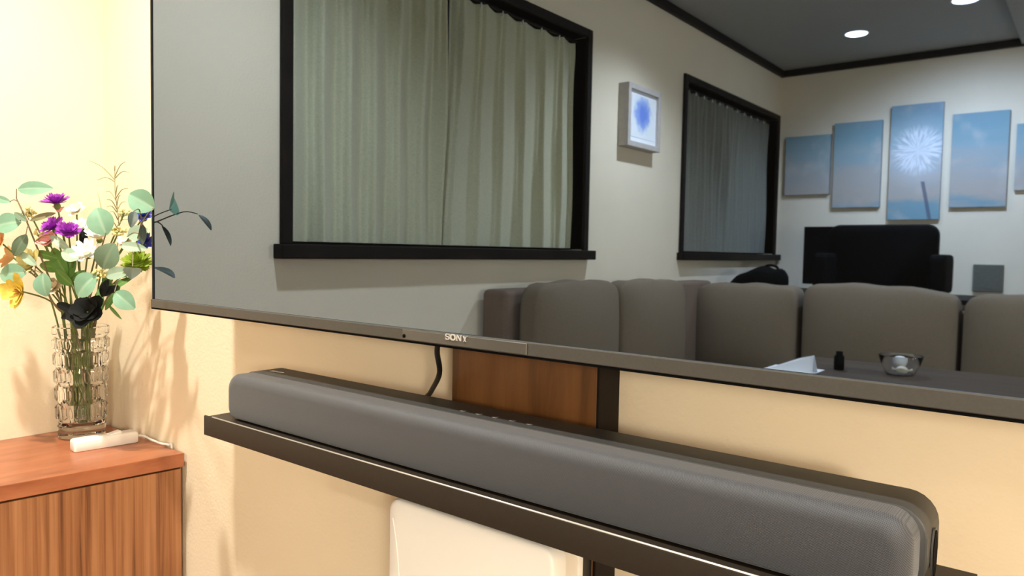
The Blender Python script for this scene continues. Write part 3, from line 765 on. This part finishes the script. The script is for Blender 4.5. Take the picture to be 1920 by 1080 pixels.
# lilies
for px, py, t, s, mt, lab, ax in ((62, 495, 1.50, 0.031, M_paleyellow, 'pale yellow lily on the left of the bouquet', TOC + UPW * 0.5 - RI * 0.3),
                              (40, 546, 1.46, 0.032, M_yellow, 'deep yellow lily drooping lowest on the left', TOC - UPW * 0.1 - RI * 0.3),
                              (26, 484, 1.50, 0.026, M_peach, 'peach lily behind the eucalyptus at the left edge', TOC * 0.5 + UPW * 0.4 - RI),
                              (2, 455, 1.46, 0.026, M_peach, 'peach lily farthest left in the bouquet', TOC + UPW * 0.4 - RI * 0.4)):
    h = pt(px, py, t); fl_ = flower('lily', lab, h, ax, group='lilies')
    rings(fl_, h, ax, [(4, 26, s * 1.15, s * 0.85, 0.05), (4, 46, s * 1.0, s * 0.7, -0.1), (3, 66, s * 0.7, s * 0.5, -0.2)], mt, False, int(py))
    axx, a_, b_ = frame(ax)
    for k in range(5):
        o_ = a_ * math.cos(k * 1.26) + b_ * math.sin(k * 1.26)
        tube('stamen', [h, h + axx * 0.014 + o_ * 0.005], (0.0007, 0.0012), M_stamen, fl_, 5, 0)
# cream blossoms
for px, py, t, lab in ((144, 396, 1.54, 'cream blossom behind the purple flowers'), (240, 452, 1.50, 'cream blossom behind the pale eucalyptus leaf'), (102, 540, 1.54, 'cream blossom low beside the stems')):
    h = pt(px, py, t); fl_ = flower('cream_blossom', lab, h, TOC + UPW, group='cream blossoms')
    rings(fl_, h, TOC + UPW * 0.7, [(6, 20, 0.020, 0.016, 0.1), (5, 50, 0.015, 0.012, 0)], M_cream, False, int(px))
# lime pompon
h = pt(259, 496, 1.42); fl_ = flower('lime_chrysanthemum', 'bright lime green pompon flower near the television edge', h, TOC)
ball(fl_, 'heart', h, 0.012, M_lime)
rings(fl_, h, UPW * 0.7 + TOC * 0.5, [(16, -12, 0.029, 0.011, 0.1), (16, 12, 0.030, 0.011, 0.1), (14, 35, 0.028, 0.010, 0.1), (10, 58, 0.025, 0.010, 0.05), (6, 80, 0.022, 0.009, 0)], M_lime, True, 3)
# blue flowers
for px, py, t, s, lab in ((272, 457, 1.44, 0.021, 'deep blue flower above the lime pompon'), (270, 405, 1.42, 0.017, 'small deep blue flower below the right-hand eucalyptus leaf')):
    h = pt(px, py, t); fl_ = flower('blue_flower', lab, h, TOC, group='blue flowers')
    rings(fl_, h, UPW * 0.6 + TOC * 0.7, [(10, 5, s, 0.010, 0.15), (8, 35, s * 0.85, 0.009, 0.15), (6, 62, s * 0.7, 0.008, 0.1)], M_blue, True, int(py))
    ball(fl_, 'calyx', h - V((0, 0, 0.005)), 0.006, M_stem)
# black rose
h = pt(164, 585, 1.46); ax = TOC + UPW * 0.5; fl_ = flower('black_rose', 'black silk rose at the neck of the vase', h, ax)
rings(fl_, h, ax, [(5, 5, 0.034, 0.034, 0.12), (5, 30, 0.028, 0.030, -0.1), (4, 58, 0.022, 0.024, -0.3)], M_blackpetal, False, 9)
for px, py, a0 in ((122, 575, 160), (130, 590, 200), (205, 545, 30), (158, 447, 100), (196, 540, 70)):
    sleaf(fl_, px, py, 1.48, 36, 16, a0, M_blackpetal)
# berry sprays
for px, py, t, n, lab in ((223, 434, 1.44, 26, 'pale yellow berry spray below the rosemary sprig'), (186, 512, 1.40, 22, 'pale yellow berry spray between the round eucalyptus leaves'),
                       (55, 397, 1.48, 16, 'pale yellow berry spray by the left eucalyptus stem'), (74, 441, 1.50, 16, 'pale yellow berry spray beside the pink flower'), (233, 400, 1.50, 12, 'pale yellow berry spray behind the rosemary sprig')):
    h = pt(px, py, t); fl_ = flower('berry_spray', lab, h, UPW, cat='berries', group='berry sprays')
    rnd = random.Random(px); acc = Acc(); tw = Acc()
    for k in range(n):
        d_ = V((rnd.uniform(-1, 1), rnd.uniform(-1, 1), rnd.uniform(-0.6, 1))).normalized() * 0.013 * rnd.uniform(0.5, 1)
        v, f = sphere_data(h + d_, rnd.uniform(0.0022, 0.0034), 7, 5); acc.add(v, f)
        v, f = tube_data([h - V((0, 0, 0.006)), h + d_], 0.0005, 4); tw.add(v, f)
    acc.build('berries', M_paleyellow, fl_)['kind'] = 'stuff'; tw.build('twigs', M_stem, fl_)
# rosemary sprig
tip = pt(215, 316, 1.50); rs = thing('rosemary_sprig', 'thin dry rosemary sprig rising above all the flowers', 'sprig', tip)
rp = stempath(tip, [pt(200, 560, 1.56), pt(222, 440, 1.52), pt(216, 360, 1.50)]); tube('stem', rp, (0.0018, 0.0007), M_needle, rs, 6, 6)
for px, py, ex, ey in ((216, 338, 167, 301), (214, 340, 183, 338), (215, 332, 235, 303), (216, 334, 242, 323), (215, 320, 216, 313), (217, 372, 240, 353), (217, 375, 198, 359), (217, 366, 222, 347), (219, 392, 200, 374),
                       (219, 396, 236, 378), (219, 398, 200, 388), (220, 410, 206, 398), (220, 412, 238, 400), (190, 392, 182, 361), (220, 425, 240, 412), (221, 430, 204, 415), (219, 385, 226, 366)):
    p0, p1 = pt(px, py, 1.50), pt(ex, ey, 1.50 + 0.03 * math.sin(px + ex)); md = p0 * 0.5 + p1 * 0.5 + V((0, 0, 0.007))
    tube('needle', [p0, md, p1], (0.0012, 0.0005), M_needle, rs, 5, 5)
# broad green filler leaves on their own stems
gl = thing('green_foliage', 'broad green leaf stalk filling the middle of the bouquet', 'foliage', MOUTH)
gp = stempath(pt(118, 470, 1.52)); tube('stem', gp, (0.0024, 0.0012), M_stem, gl, 7, 5)
for px, py, Lp, Wp, a0 in ((110, 490, 60, 30, 120), (95, 500, 50, 22, 170), (128, 505, 56, 26, 70), (145, 470, 50, 20, 60), (118, 520, 46, 22, 140), (85, 478, 50, 16, 165), (140, 520, 44, 16, 40)):
    sleaf(gl, px, py, 1.52 + 0.01 * math.sin(px), Lp, Wp, a0, M_greenleaf, tilt=(0.4 * math.sin(py), 0.1))
gl = thing('green_foliage', 'narrow green leaf stalk on the right of the vase neck', 'foliage', MOUTH)
gp = stempath(pt(238, 520, 1.50)); tube('stem', gp, (0.0024, 0.0012), M_stem, gl, 7, 5)
for px, py, Lp, Wp, a0 in ((210, 560, 50, 12, 60), (225, 532, 50, 14, 30), (200, 530, 46, 16, 100), (238, 512, 40, 14, 20), (188, 560, 44, 14, 100), (215, 585, 36, 6, -50)):
    sleaf(gl, px, py, 1.50, Lp, Wp, a0, M_greenleaf, tilt=(0.3 * math.sin(py), 0.1))

# ------------------------------------------------------------------ framed print on the window wall
fp = thing('framed_print', 'pale framed blue flower print hanging between the two windows', 'picture', (-A + 0.015, -2.73, 1.60))
y0, y1, z0, z1 = -2.840, -2.510, 1.600, 1.900; fw_, dp = 0.026, 0.058
for a0, a1, c0, c1 in ((y0, y0 + fw_, z0, z1), (y1 - fw_, y1, z0, z1), (y0 + fw_, y1 - fw_, z0, z0 + fw_), (y0 + fw_, y1 - fw_, z1 - fw_, z1)):
    box('frame_bar', -A + 0.0005, -A + dp, a0, a1, c0, c1, M_frame, fp, 0.002)
box('mount', -A + 0.001, -A + 0.042, y0 + fw_, y1 - fw_, z0 + fw_, z1 - fw_, M_mount, fp)
M_print = bpy.data.materials.new('blue_flower_print'); M_print.use_nodes = True
N, Lk = nt(M_print); b = N['Principled BSDF']; b.inputs['Roughness'].default_value = 0.6
ge = N.new('ShaderNodeNewGeometry'); vm = N.new('ShaderNodeVectorMath'); vm.operation = 'SUBTRACT'; vm.inputs[1].default_value = (-A + 0.0430, -2.675, 1.772)
Lk.new(ge.outputs['Position'], vm.inputs[0])
ns = N.new('ShaderNodeTexNoise'); ns.inputs['Scale'].default_value = 26; Lk.new(ge.outputs['Position'], ns.inputs['Vector'])
ln = N.new('ShaderNodeVectorMath'); ln.operation = 'LENGTH'; Lk.new(vm.outputs[0], ln.inputs[0])
mm = N.new('ShaderNodeMath'); mm.operation = 'MULTIPLY_ADD'; mm.inputs[1].default_value = 0.075; Lk.new(ns.outputs['Fac'], mm.inputs[0]); Lk.new(ln.outputs['Value'], mm.inputs[2])
r = N.new('ShaderNodeValToRGB'); e = r.color_ramp.elements; e[0].position = 0.065; e[0].color = (0.16, 0.26, 0.72, 1); e[1].position = 0.135; e[1].color = (0.84, 0.87, 0.90, 1)
x_ = e.new(0.10); x_.color = (0.30, 0.42, 0.80, 1)
Lk.new(mm.outputs[0], r.inputs[0]); Lk.new(r.outputs[0], b.inputs['Base Color'])
box('print', -A + 0.0421, -A + 0.0435, y0 + fw_ + 0.03, y1 - fw_ - 0.03, z0 + fw_ + 0.025, z1 - fw_ - 0.02, M_print, fp)

# ------------------------------------------------------------------ five-panel canvas picture on the far wall
def canvas_mat(name, cx, cz, dandelion):
    """painted canvas: brushed blue sky over pale clouds, and on the tall one a white seed head"""
    mt = bpy.data.materials.new(name); mt.use_nodes = True
    N, Lk = nt(mt); b = N['Principled BSDF']; b.inputs['Roughness'].default_value = 0.75
    ge = N.new('ShaderNodeNewGeometry')
    def math_(op, a_, b2=None, c=None):
        q = N.new('ShaderNodeMath'); q.operation = op
        for i, x in enumerate((a_, b2, c)):
            if x is None: continue
            if hasattr(x, 'links') or hasattr(x, 'node'): Lk.new(x, q.inputs[i])
            else: q.inputs[i].default_value = x
        return q.outputs[0]
    sx = N.new('ShaderNodeSeparateXYZ'); Lk.new(ge.outputs['Position'], sx.inputs[0])
    mp = N.new('ShaderNodeMapping'); mp.inputs['Scale'].default_value = (1.2, 1, 5); Lk.new(ge.outputs['Position'], mp.inputs['Vector'])
    ns = N.new('ShaderNodeTexNoise'); ns.inputs['Scale'].default_value = 3.0; ns.inputs['Detail'].default_value = 5; Lk.new(mp.outputs[0], ns.inputs['Vector'])
    n2 = N.new('ShaderNodeTexNoise'); n2.inputs['Scale'].default_value = 5.5; n2.inputs['Detail'].default_value = 4; Lk.new(ge.outputs['Position'], n2.inputs['Vector'])
    zf = math_('MULTIPLY_ADD', sx.outputs['Z'], 1.25, -1.25 * 1.30)
    q = math_('MULTIPLY_ADD', ns.outputs['Fac'], 0.45, math_('ADD', zf, -0.22))
    r = N.new('ShaderNodeValToRGB'); e = r.color_ramp.elements
    e[0].position = 0.0; e[0].color = (0.17, 0.33, 0.40, 1); e[1].position = 1.0; e[1].color = (0.24, 0.32, 0.40, 1)
    for ps, cc in ((0.13, (0.20, 0.33, 0.38, 1)), (0.24, (0.44, 0.39, 0.34, 1)), (0.42, (0.40, 0.39, 0.37, 1)), (0.60, (0.28, 0.38, 0.41, 1)), (0.8, (0.20, 0.34, 0.39, 1))):
        k = e.new(ps); k.color = cc
    Lk.new(q, r.inputs[0]); last = r.outputs[0]
    cl = N.new('ShaderNodeValToRGB'); cl.color_ramp.elements[0].position = 0.55; cl.color_ramp.elements[1].position = 0.72
    Lk.new(n2.outputs['Fac'], cl.inputs[0])
    mx = N.new('ShaderNodeMixRGB'); mx.inputs[2].default_value = (0.60, 0.55, 0.50, 1)
    Lk.new(math_('MULTIPLY', cl.outputs[0], 0.55), mx.inputs[0]); Lk.new(last, mx.inputs[1]); last = mx.outputs[0]
    if dandelion:
        dx = math_('SUBTRACT', sx.outputs['X'], cx); dz = math_('SUBTRACT', sx.outputs['Z'], cz)
        rr = math_('SQRT', math_('ADD', math_('MULTIPLY', dx, dx), math_('MULTIPLY', dz, dz)))
        an = math_('ARCTAN2', dz, dx)
        cv = N.new('ShaderNodeCombineXYZ'); Lk.new(math_('MULTIPLY', math_('COSINE', an), 4.6), cv.inputs[0]); Lk.new(math_('MULTIPLY', math_('SINE', an), 4.6), cv.inputs[1]); Lk.new(math_('MULTIPLY', rr, 6.0), cv.inputs[2])
        n3 = N.new('ShaderNodeTexNoise'); n3.inputs['Scale'].default_value = 2.4; n3.inputs['Detail'].default_value = 2; Lk.new(cv.outputs[0], n3.inputs['Vector'])
        ray = math_('MINIMUM', math_('MULTIPLY', math_('MAXIMUM', math_('SUBTRACT', n3.outputs['Fac'], 0.43), 0.0), 6.5), 1.0)
        fall = math_('SMOOTH_MIN', 1.0, math_('MULTIPLY', math_('MAXIMUM', math_('SUBTRACT', 0.17, rr), 0.0), 11.0), 0.05)
        glow = math_('MULTIPLY', math_('MAXIMUM', math_('SUBTRACT', 0.26, rr), 0.0), 1.9)
        fac = math_('MINIMUM', math_('ADD', math_('MULTIPLY', ray, fall), glow), 0.92)
        m3 = N.new('ShaderNodeMixRGB'); m3.inputs[2].default_value = (0.80, 0.82, 0.88, 1)
        Lk.new(fac, m3.inputs[0]); Lk.new(last, m3.inputs[1]); last = m3.outputs[0]
        # stalk, slightly slanted, below the seed head
        sxp = math_('ABSOLUTE', math_('MULTIPLY_ADD', dz, 0.20, math_('ADD', dx, 0.005)))
        stk = math_('MULTIPLY', math_('LESS_THAN', sxp, 0.011), math_('LESS_THAN', dz, -0.20))
        m4 = N.new('ShaderNodeMixRGB'); m4.inputs[2].default_value = (0.09, 0.10, 0.15, 1)
        Lk.new(math_('MULTIPLY', stk, 0.8), m4.inputs[0]); Lk.new(last, m4.inputs[1]); last = m4.outputs[0]
    Lk.new(last, b.inputs['Base Color'])
    return mt
M_cv = canvas_mat('painted_canvas', 0, 0, False)
M_cvd = canvas_mat('painted_canvas_seed_head', -0.955, 1.775, True)
for x0, x1, z0, z1, lab in ((-1.795, -1.490, 1.515, 1.925, 'short blue painted canvas nearest the window corner'),
                            (-1.468, -1.168, 1.418, 1.992, 'blue painted canvas between the short one and the tallest'),
                            (-1.118, -0.818, 1.332, 2.072, 'tallest painted canvas with a white dandelion seed head'),
                            (-0.768, -0.468, 1.405, 1.985, 'turquoise blue painted canvas right of the tall dandelion'),
                            (-0.432, -0.130, 1.500, 1.895, 'short blue painted canvas cut off by the right edge')):
    c_ = thing('canvas_panel', lab, 'painting', ((x0 + x1) / 2, YF, z0), 'five-panel canvas picture')
    box('stretcher', x0, x1, YF + 0.0005, YF + 0.026, z0, z1, M_canvasedge, c_, 0.002)
    box('painting', x0 + 0.001, x1 - 0.001, YF + 0.0262, YF + 0.028, z0 + 0.001, z1 - 0.001, M_cvd if 'dandelion seed' in lab else M_cv, c_)

# small grey square on the far wall
gp_ = thing('wall_panel', 'small grey square panel on the wall below the canvases', 'panel', (-0.54, YF, 0.885))
box('plate', -0.622, -0.462, YF + 0.0005, YF + 0.018, 0.885, 1.052, M_greypanel, gp_, 0.004)
box('grille', -0.604, -0.480, YF + 0.0181, YF + 0.0200, 0.903, 1.034, M_greypanel, gp_, 0.0006, 1)

# ------------------------------------------------------------------ corner sofa
def pillow(name, x0, x1, y0, y1, z0, z1, mt, parent, face, puff=0.035, tl=0.0, tr=0.0, n=12):
    """cushion bulging on its face side; tl/tr lift the two upper corners"""
    bm = bmesh.new(); bmesh.ops.create_cube(bm, size=2.0)
    bmesh.ops.subdivide_edges(bm, edges=bm.edges[:], cuts=n, use_grid_fill=True)
    for v in bm.verts:
        p = v.co.copy(); e = 8.0
        # superellipsoid rounding
        e = 9.0
        m_ = (abs(p.x) ** e + abs(p.y) ** e + abs(p.z) ** e) ** (1 / e)
        q = p / m_ * 1.0
        x = (x0 + x1) / 2 + q.x * (x1 - x0) / 2; y = (y0 + y1) / 2 + q.y * (y1 - y0) / 2; z = (z0 + z1) / 2 + q.z * (z1 - z0) / 2
        if face == 'x':
            bl = max(0, q.x) * (1 - abs(q.y) ** 2.5) * (1 - abs(q.z) ** 2.5); x += puff * bl
            s = q.y
        elif face == 'y':
            bl = max(0, q.y) * (1 - abs(q.x) ** 2.5) * (1 - abs(q.z) ** 2.5); y += puff * bl
            s = q.x
        else:
            bl = max(0, q.z) * (1 - abs(q.x) ** 2.5) * (1 - abs(q.y) ** 2.5); z += puff * bl; s = 0
        if face in 'xy' and q.z > 0:
            z += q.z * (tl * (1 - s) / 2 + tr * (1 + s) / 2) + 0.012 * q.z * (1 - s * s)
            z += 0.004 * math.sin(9 * s + x0 * 7) * q.z
        v.co = (x, y, z)
    return bmobj(name, bm, mt, parent, True)
so = thing('corner_sofa', 'taupe fabric corner sofa with high back cushions along two walls', 'sofa', (-1.0, -2.6, 0))
box('base', -1.835, -0.98, -3.42, -1.53, 0.05, 0.28, M_sofa, so, 0.01)
box('base', -0.98, 0.30, -3.42, -2.45, 0.05, 0.28, M_sofa, so, 0.01)
box('backrest', -1.84, -1.715, -3.36, -1.515, 0.28, 0.937, M_sofaarm, so, 0.022, 4, True)
box('backrest', -1.84, 0.30, -3.43, -3.36, 0.28, 0.84, M_sofaarm, so, 0.02, 3)
pillow('armrest', 0.22, 0.36, -3.42, -2.44, 0.05, 0.66, M_sofaarm, so, 'x', 0.0)
for y0, y1 in ((-2.12, -1.54), (-2.90, -2.12)): pillow('seat_cushion', -1.60, -0.97, y0, y1, 0.26, 0.44, M_sofa, so, 'z', 0.02)
for x0, x1 in ((-1.60, -0.97), (-0.97, -0.38), (-0.38, 0.22)): pillow('seat_cushion', x0, x1, -3.16, -2.44 if x0 > -1.5 else -2.90, 0.26, 0.44, M_sofa, so, 'z', 0.02)
pillow('back_cushion', -1.700, -1.600, -2.155, -1.560, 0.42, 0.958, M_sofa, so, 'x', 0.05, 0.0, 0.0)
pillow('back_cushion', -1.700, -1.600, -2.80, -2.160, 0.42, 0.945, M_sofa, so, 'x', 0.05, 0.0, 0.012)
pillow('back_cushion', -1.745, -1.186, -3.36, -3.17, 0.42, 0.925, M_sofa, so, 'y', 0.05, -0.006, 0.0)
pillow('back_cushion', -1.164, -0.488, -3.36, -3.17, 0.42, 0.940, M_sofa, so, 'y', 0.05, 0.010, -0.012)
pillow('back_cushion', -0.470, 0.205, -3.36, -3.17, 0.42, 0.925, M_sofa, so, 'y', 0.05, 0.0, 0.0)

# ------------------------------------------------------------------ desk, monitor, chair, bag behind the sofa
dk = thing('desk', 'dark desk standing against the canvas wall behind the sofa', 'desk', (-1.2, -4.45, 0))
box('desktop', -1.84, -0.30, -4.74, -4.08, 0.83, 0.86, M_darkwood, dk, 0.003)
box('desk_return', -1.84, -1.36, -4.078, -3.47, 0.83, 0.86, M_darkwood, dk, 0.003)
box('leg', -1.41, -1.37, -3.53, -3.49, 0, 0.83, M_trim, dk, 0.002)
for x in (-1.80, -0.38):
    for y in (-4.70, -4.16): box('leg', x, x + 0.04, y, y + 0.04, 0, 0.83, M_trim, dk, 0.002)
mo = thing('computer_monitor', 'black computer monitor standing on the desk behind the sofa', 'monitor', (-1.15, -4.35, 0.86))
box('panel', -1.520, -0.86, -4.36, -4.33, 0.905, 1.275, M_black, mo, 0.004)
box('neck', -1.20, -1.14, -4.40, -4.36, 0.87, 1.05, M_black, mo, 0.004)
box('foot', -1.30, -1.04, -4.47, -4.31, 0.8602, 0.872, M_black, mo, 0.003)
oc = thing('office_chair', 'black high-backed office chair behind the sofa', 'chair', (-0.95, -3.85, 0))
def chair_back():
    lo = []
    for y, ins in ((-3.865, 0.030), (-3.880, 0.008), (-3.91, 0.0), (-3.945, 0.006), (-3.965, 0.03)):
        lo.append([(x, y - 0.02 * math.cos((x + 0.965) * 4), z) for x, z in rrect(-1.250 + ins, -0.682 - ins, 0.55 + ins, 1.268 - ins, 0.060, 6)])
    return lo
loft('backrest', chair_back(), M_black, oc)
pillow('seat', -1.20, -0.72, -4.00 + 0.0, -3.52, 0.42, 0.53, M_black, oc, 'z', 0.01)
for x0 in (-1.275, -0.70):
    ar = tube('armrest_post', [(x0 + 0.045, -3.80, 0.48), (x0 + 0.055, -3.82, 0.70), (x0 + 0.045, -3.82, 1.06)], 0.016, M_black, oc, 8, 4)
    pillow('armrest', x0 + 0.005, x0 + 0.085, -3.96, -3.68, 0.90, 1.105, M_black, oc, 'z', 0.0, n=6)
tube('gas_lift', [(-0.96, -3.76, 0.10), (-0.96, -3.76, 0.43)], 0.028, M_black, oc, 12, 0)
for k in range(5):
    t = 2 * PI * k / 5; e_ = V((-0.96 + 0.27 * math.cos(t), -3.76 + 0.27 * math.sin(t), 0.075))
    lg_ = tube('base_leg', [(-0.96, -3.76, 0.11), e_], (0.022, 0.014), M_black, oc, 8, 0)
    v, f = sphere_data(e_ - V((0, 0, 0.045)), 0.03, 10, 6); mesh('caster', v, f, M_black, lg_, True)
bg = thing('black_bag', 'small slouching black bag on the desk below the far window', 'bag', (-1.59, -3.72, 0.86))
bm = bmesh.new(); bmesh.ops.create_uvsphere(bm, u_segments=28, v_segments=16, radius=1.0)
for v in bm.verts:
    p = v.co.copy(); s = p.x
    h_ = 0.155 if s > 0.05 else 0.155 - 0.10 * min(1, (0.05 - s) / 0.9)
    px_ = math.copysign(abs(p.x) ** 0.7, p.x); pz = math.copysign(abs(p.z) ** 0.6, p.z)
    v.co = (-1.595 + 0.185 * px_, -3.72 + 0.10 * p.y, 0.8605 + max(0.0, (pz * 0.5 + 0.5)) * h_ * (1 + 0.06 * math.sin(11 * s)))
bmobj('body', bm, M_blackcloth, bg, True)
tube('handle', [(-1.56, -3.72, 0.985), (-1.545, -3.715, 1.018), (-1.51, -3.715, 1.027), (-1.475, -3.715, 1.015), (-1.46, -3.72, 0.98)], 0.008, M_blackcloth, bg, 8, 5)

# ------------------------------------------------------------------ table with small things
tb = thing('low_table', 'dark brown table in front of the sofa', 'table', (-0.25, -1.75, 0))
TT = 0.735
box('tabletop', -0.80, 0.55, -2.05, -1.40, TT - 0.03, TT, M_table, tb, 0.004)
for x in (-0.77, 0.46):
    for y in (-2.02, -1.49): box('leg', x, x + 0.06, y, y + 0.06, 0, TT - 0.03, M_darkwood, tb, 0.003)
pp = thing('folded_paper', 'folded white paper standing on the table corner', 'paper', (-0.74, -1.66, TT))
def sheet(name, q, th, parent):
    q = [V(p) for p in q]; n_ = (q[1] - q[0]).cross(q[2] - q[0]).normalized() * th
    n = len(q); vs = q + [p + n_ for p in q]
    return mesh(name, vs, [tuple(range(n - 1, -1, -1)), tuple(range(n, 2 * n))] + [(i, (i + 1) % n, (i + 1) % n + n, i + n) for i in range(n)], M_paper, parent)
sheet('front_leaf', [(-0.790, -1.600, TT + 0.001), (-0.652, -1.640, TT + 0.001), (-0.655, -1.660, TT + 0.054), (-0.700, -1.650, TT + 0.040)], 0.0012, pp)
sheet('back_leaf', [(-0.790, -1.740, TT + 0.001), (-0.652, -1.690, TT + 0.001), (-0.655, -1.662, TT + 0.054), (-0.700, -1.668, TT + 0.040)], 0.0012, pp)
sheet('flat_leaf', [(-0.80, -1.59, TT + 0.0006), (-0.65, -1.59, TT + 0.0006), (-0.65, -1.76, TT + 0.0006), (-0.80, -1.76, TT + 0.0006)], 0.0005, pp)
bt_ = lathe('small_bottle', [(0.0005, 0.0), (0.014, 0.0), (0.015, 0.002), (0.015, 0.040), (0.010, 0.046), (0.010, 0.056), (0.0005, 0.057)], (-0.620, -1.80, TT + 0.0005), M_black, None, 20)
tag(bt_, 'small black bottle standing on the table beside the paper', 'bottle')
bc = V((-0.455, -1.83, TT + 0.0005))
gb = lathe('glass_bowl', [(0.0005, 0.0), (0.034, 0.0), (0.040, 0.004), (0.052, 0.030), (0.0610, 0.058), (0.0600, 0.0588), (0.0592, 0.058), (0.0505, 0.031), (0.0385, 0.0055), (0.033, 0.0025), (0.0005, 0.0022)], bc, M_bowl, None, 40)
tag(gb, 'clear shallow glass bowl on the table', 'bowl')
for k, (dx, dy, r_, lift, mt_, lab) in enumerate(((-0.004, -0.012, 0.021, 0.016, M_paper, 'white wrapped sweet lying in the glass bowl'), (0.008, 0.016, 0.015, 0.0, M_cream, 'cream wrapped sweet lying in the glass bowl'))):
    sw = thing('wrapped_sweet', lab, 'sweet', (bc.x + dx, bc.y + dy, bc.z + 0.004), 'sweets in the bowl')
    c_ = V((bc.x + dx, bc.y + dy, bc.z + 0.0028 + r_ * 0.86 + lift))
    v, f = sphere_data(c_, r_, 12, 8, (1.1, 0.9, 0.85)); mesh('sweet', v, f, mt_, sw, True)
    for s in (-1, 1):
        a_ = Acc(); v, f = tube_data([c_ + V((s * r_ * 1.0, 0, 0)), c_ + V((s * r_ * 1.35, 0, 0.001)), c_ + V((s * r_ * 1.8, 0, 0.002))], [0.002, 0.0025, 0.006], 8); a_.add(v, f); a_.build('wrapper_end', mt_, sw)

# ------------------------------------------------------------------ fill lamp added out of view on the right to brighten the television wall
fl0 = thing('fill_lamp', 'added warm globe fill lamp, out of view at the right side of the room', 'lamp', (1.35, -1.75, 0))
LX, LY = 1.35, -1.75
lathe('base', [(0.0005, 0.0), (0.14, 0.0), (0.14, 0.012), (0.02, 0.02), (0.0005, 0.02)], (LX, LY, 0.0), M_blackmetal, fl0, 32)
tube('fill_lamp_pole', [(LX, LY, 0.02), (LX, LY, 1.13)], 0.011, M_blackmetal, fl0, 12, 0)
v, f = sphere_data((LX, LY, 1.28), 0.16, 32, 20); mesh('globe', v, f, emis('fill_lamp_glow', (1.0, 0.89, 0.70), 60), fl0, True)  # globe of the added fill lamp
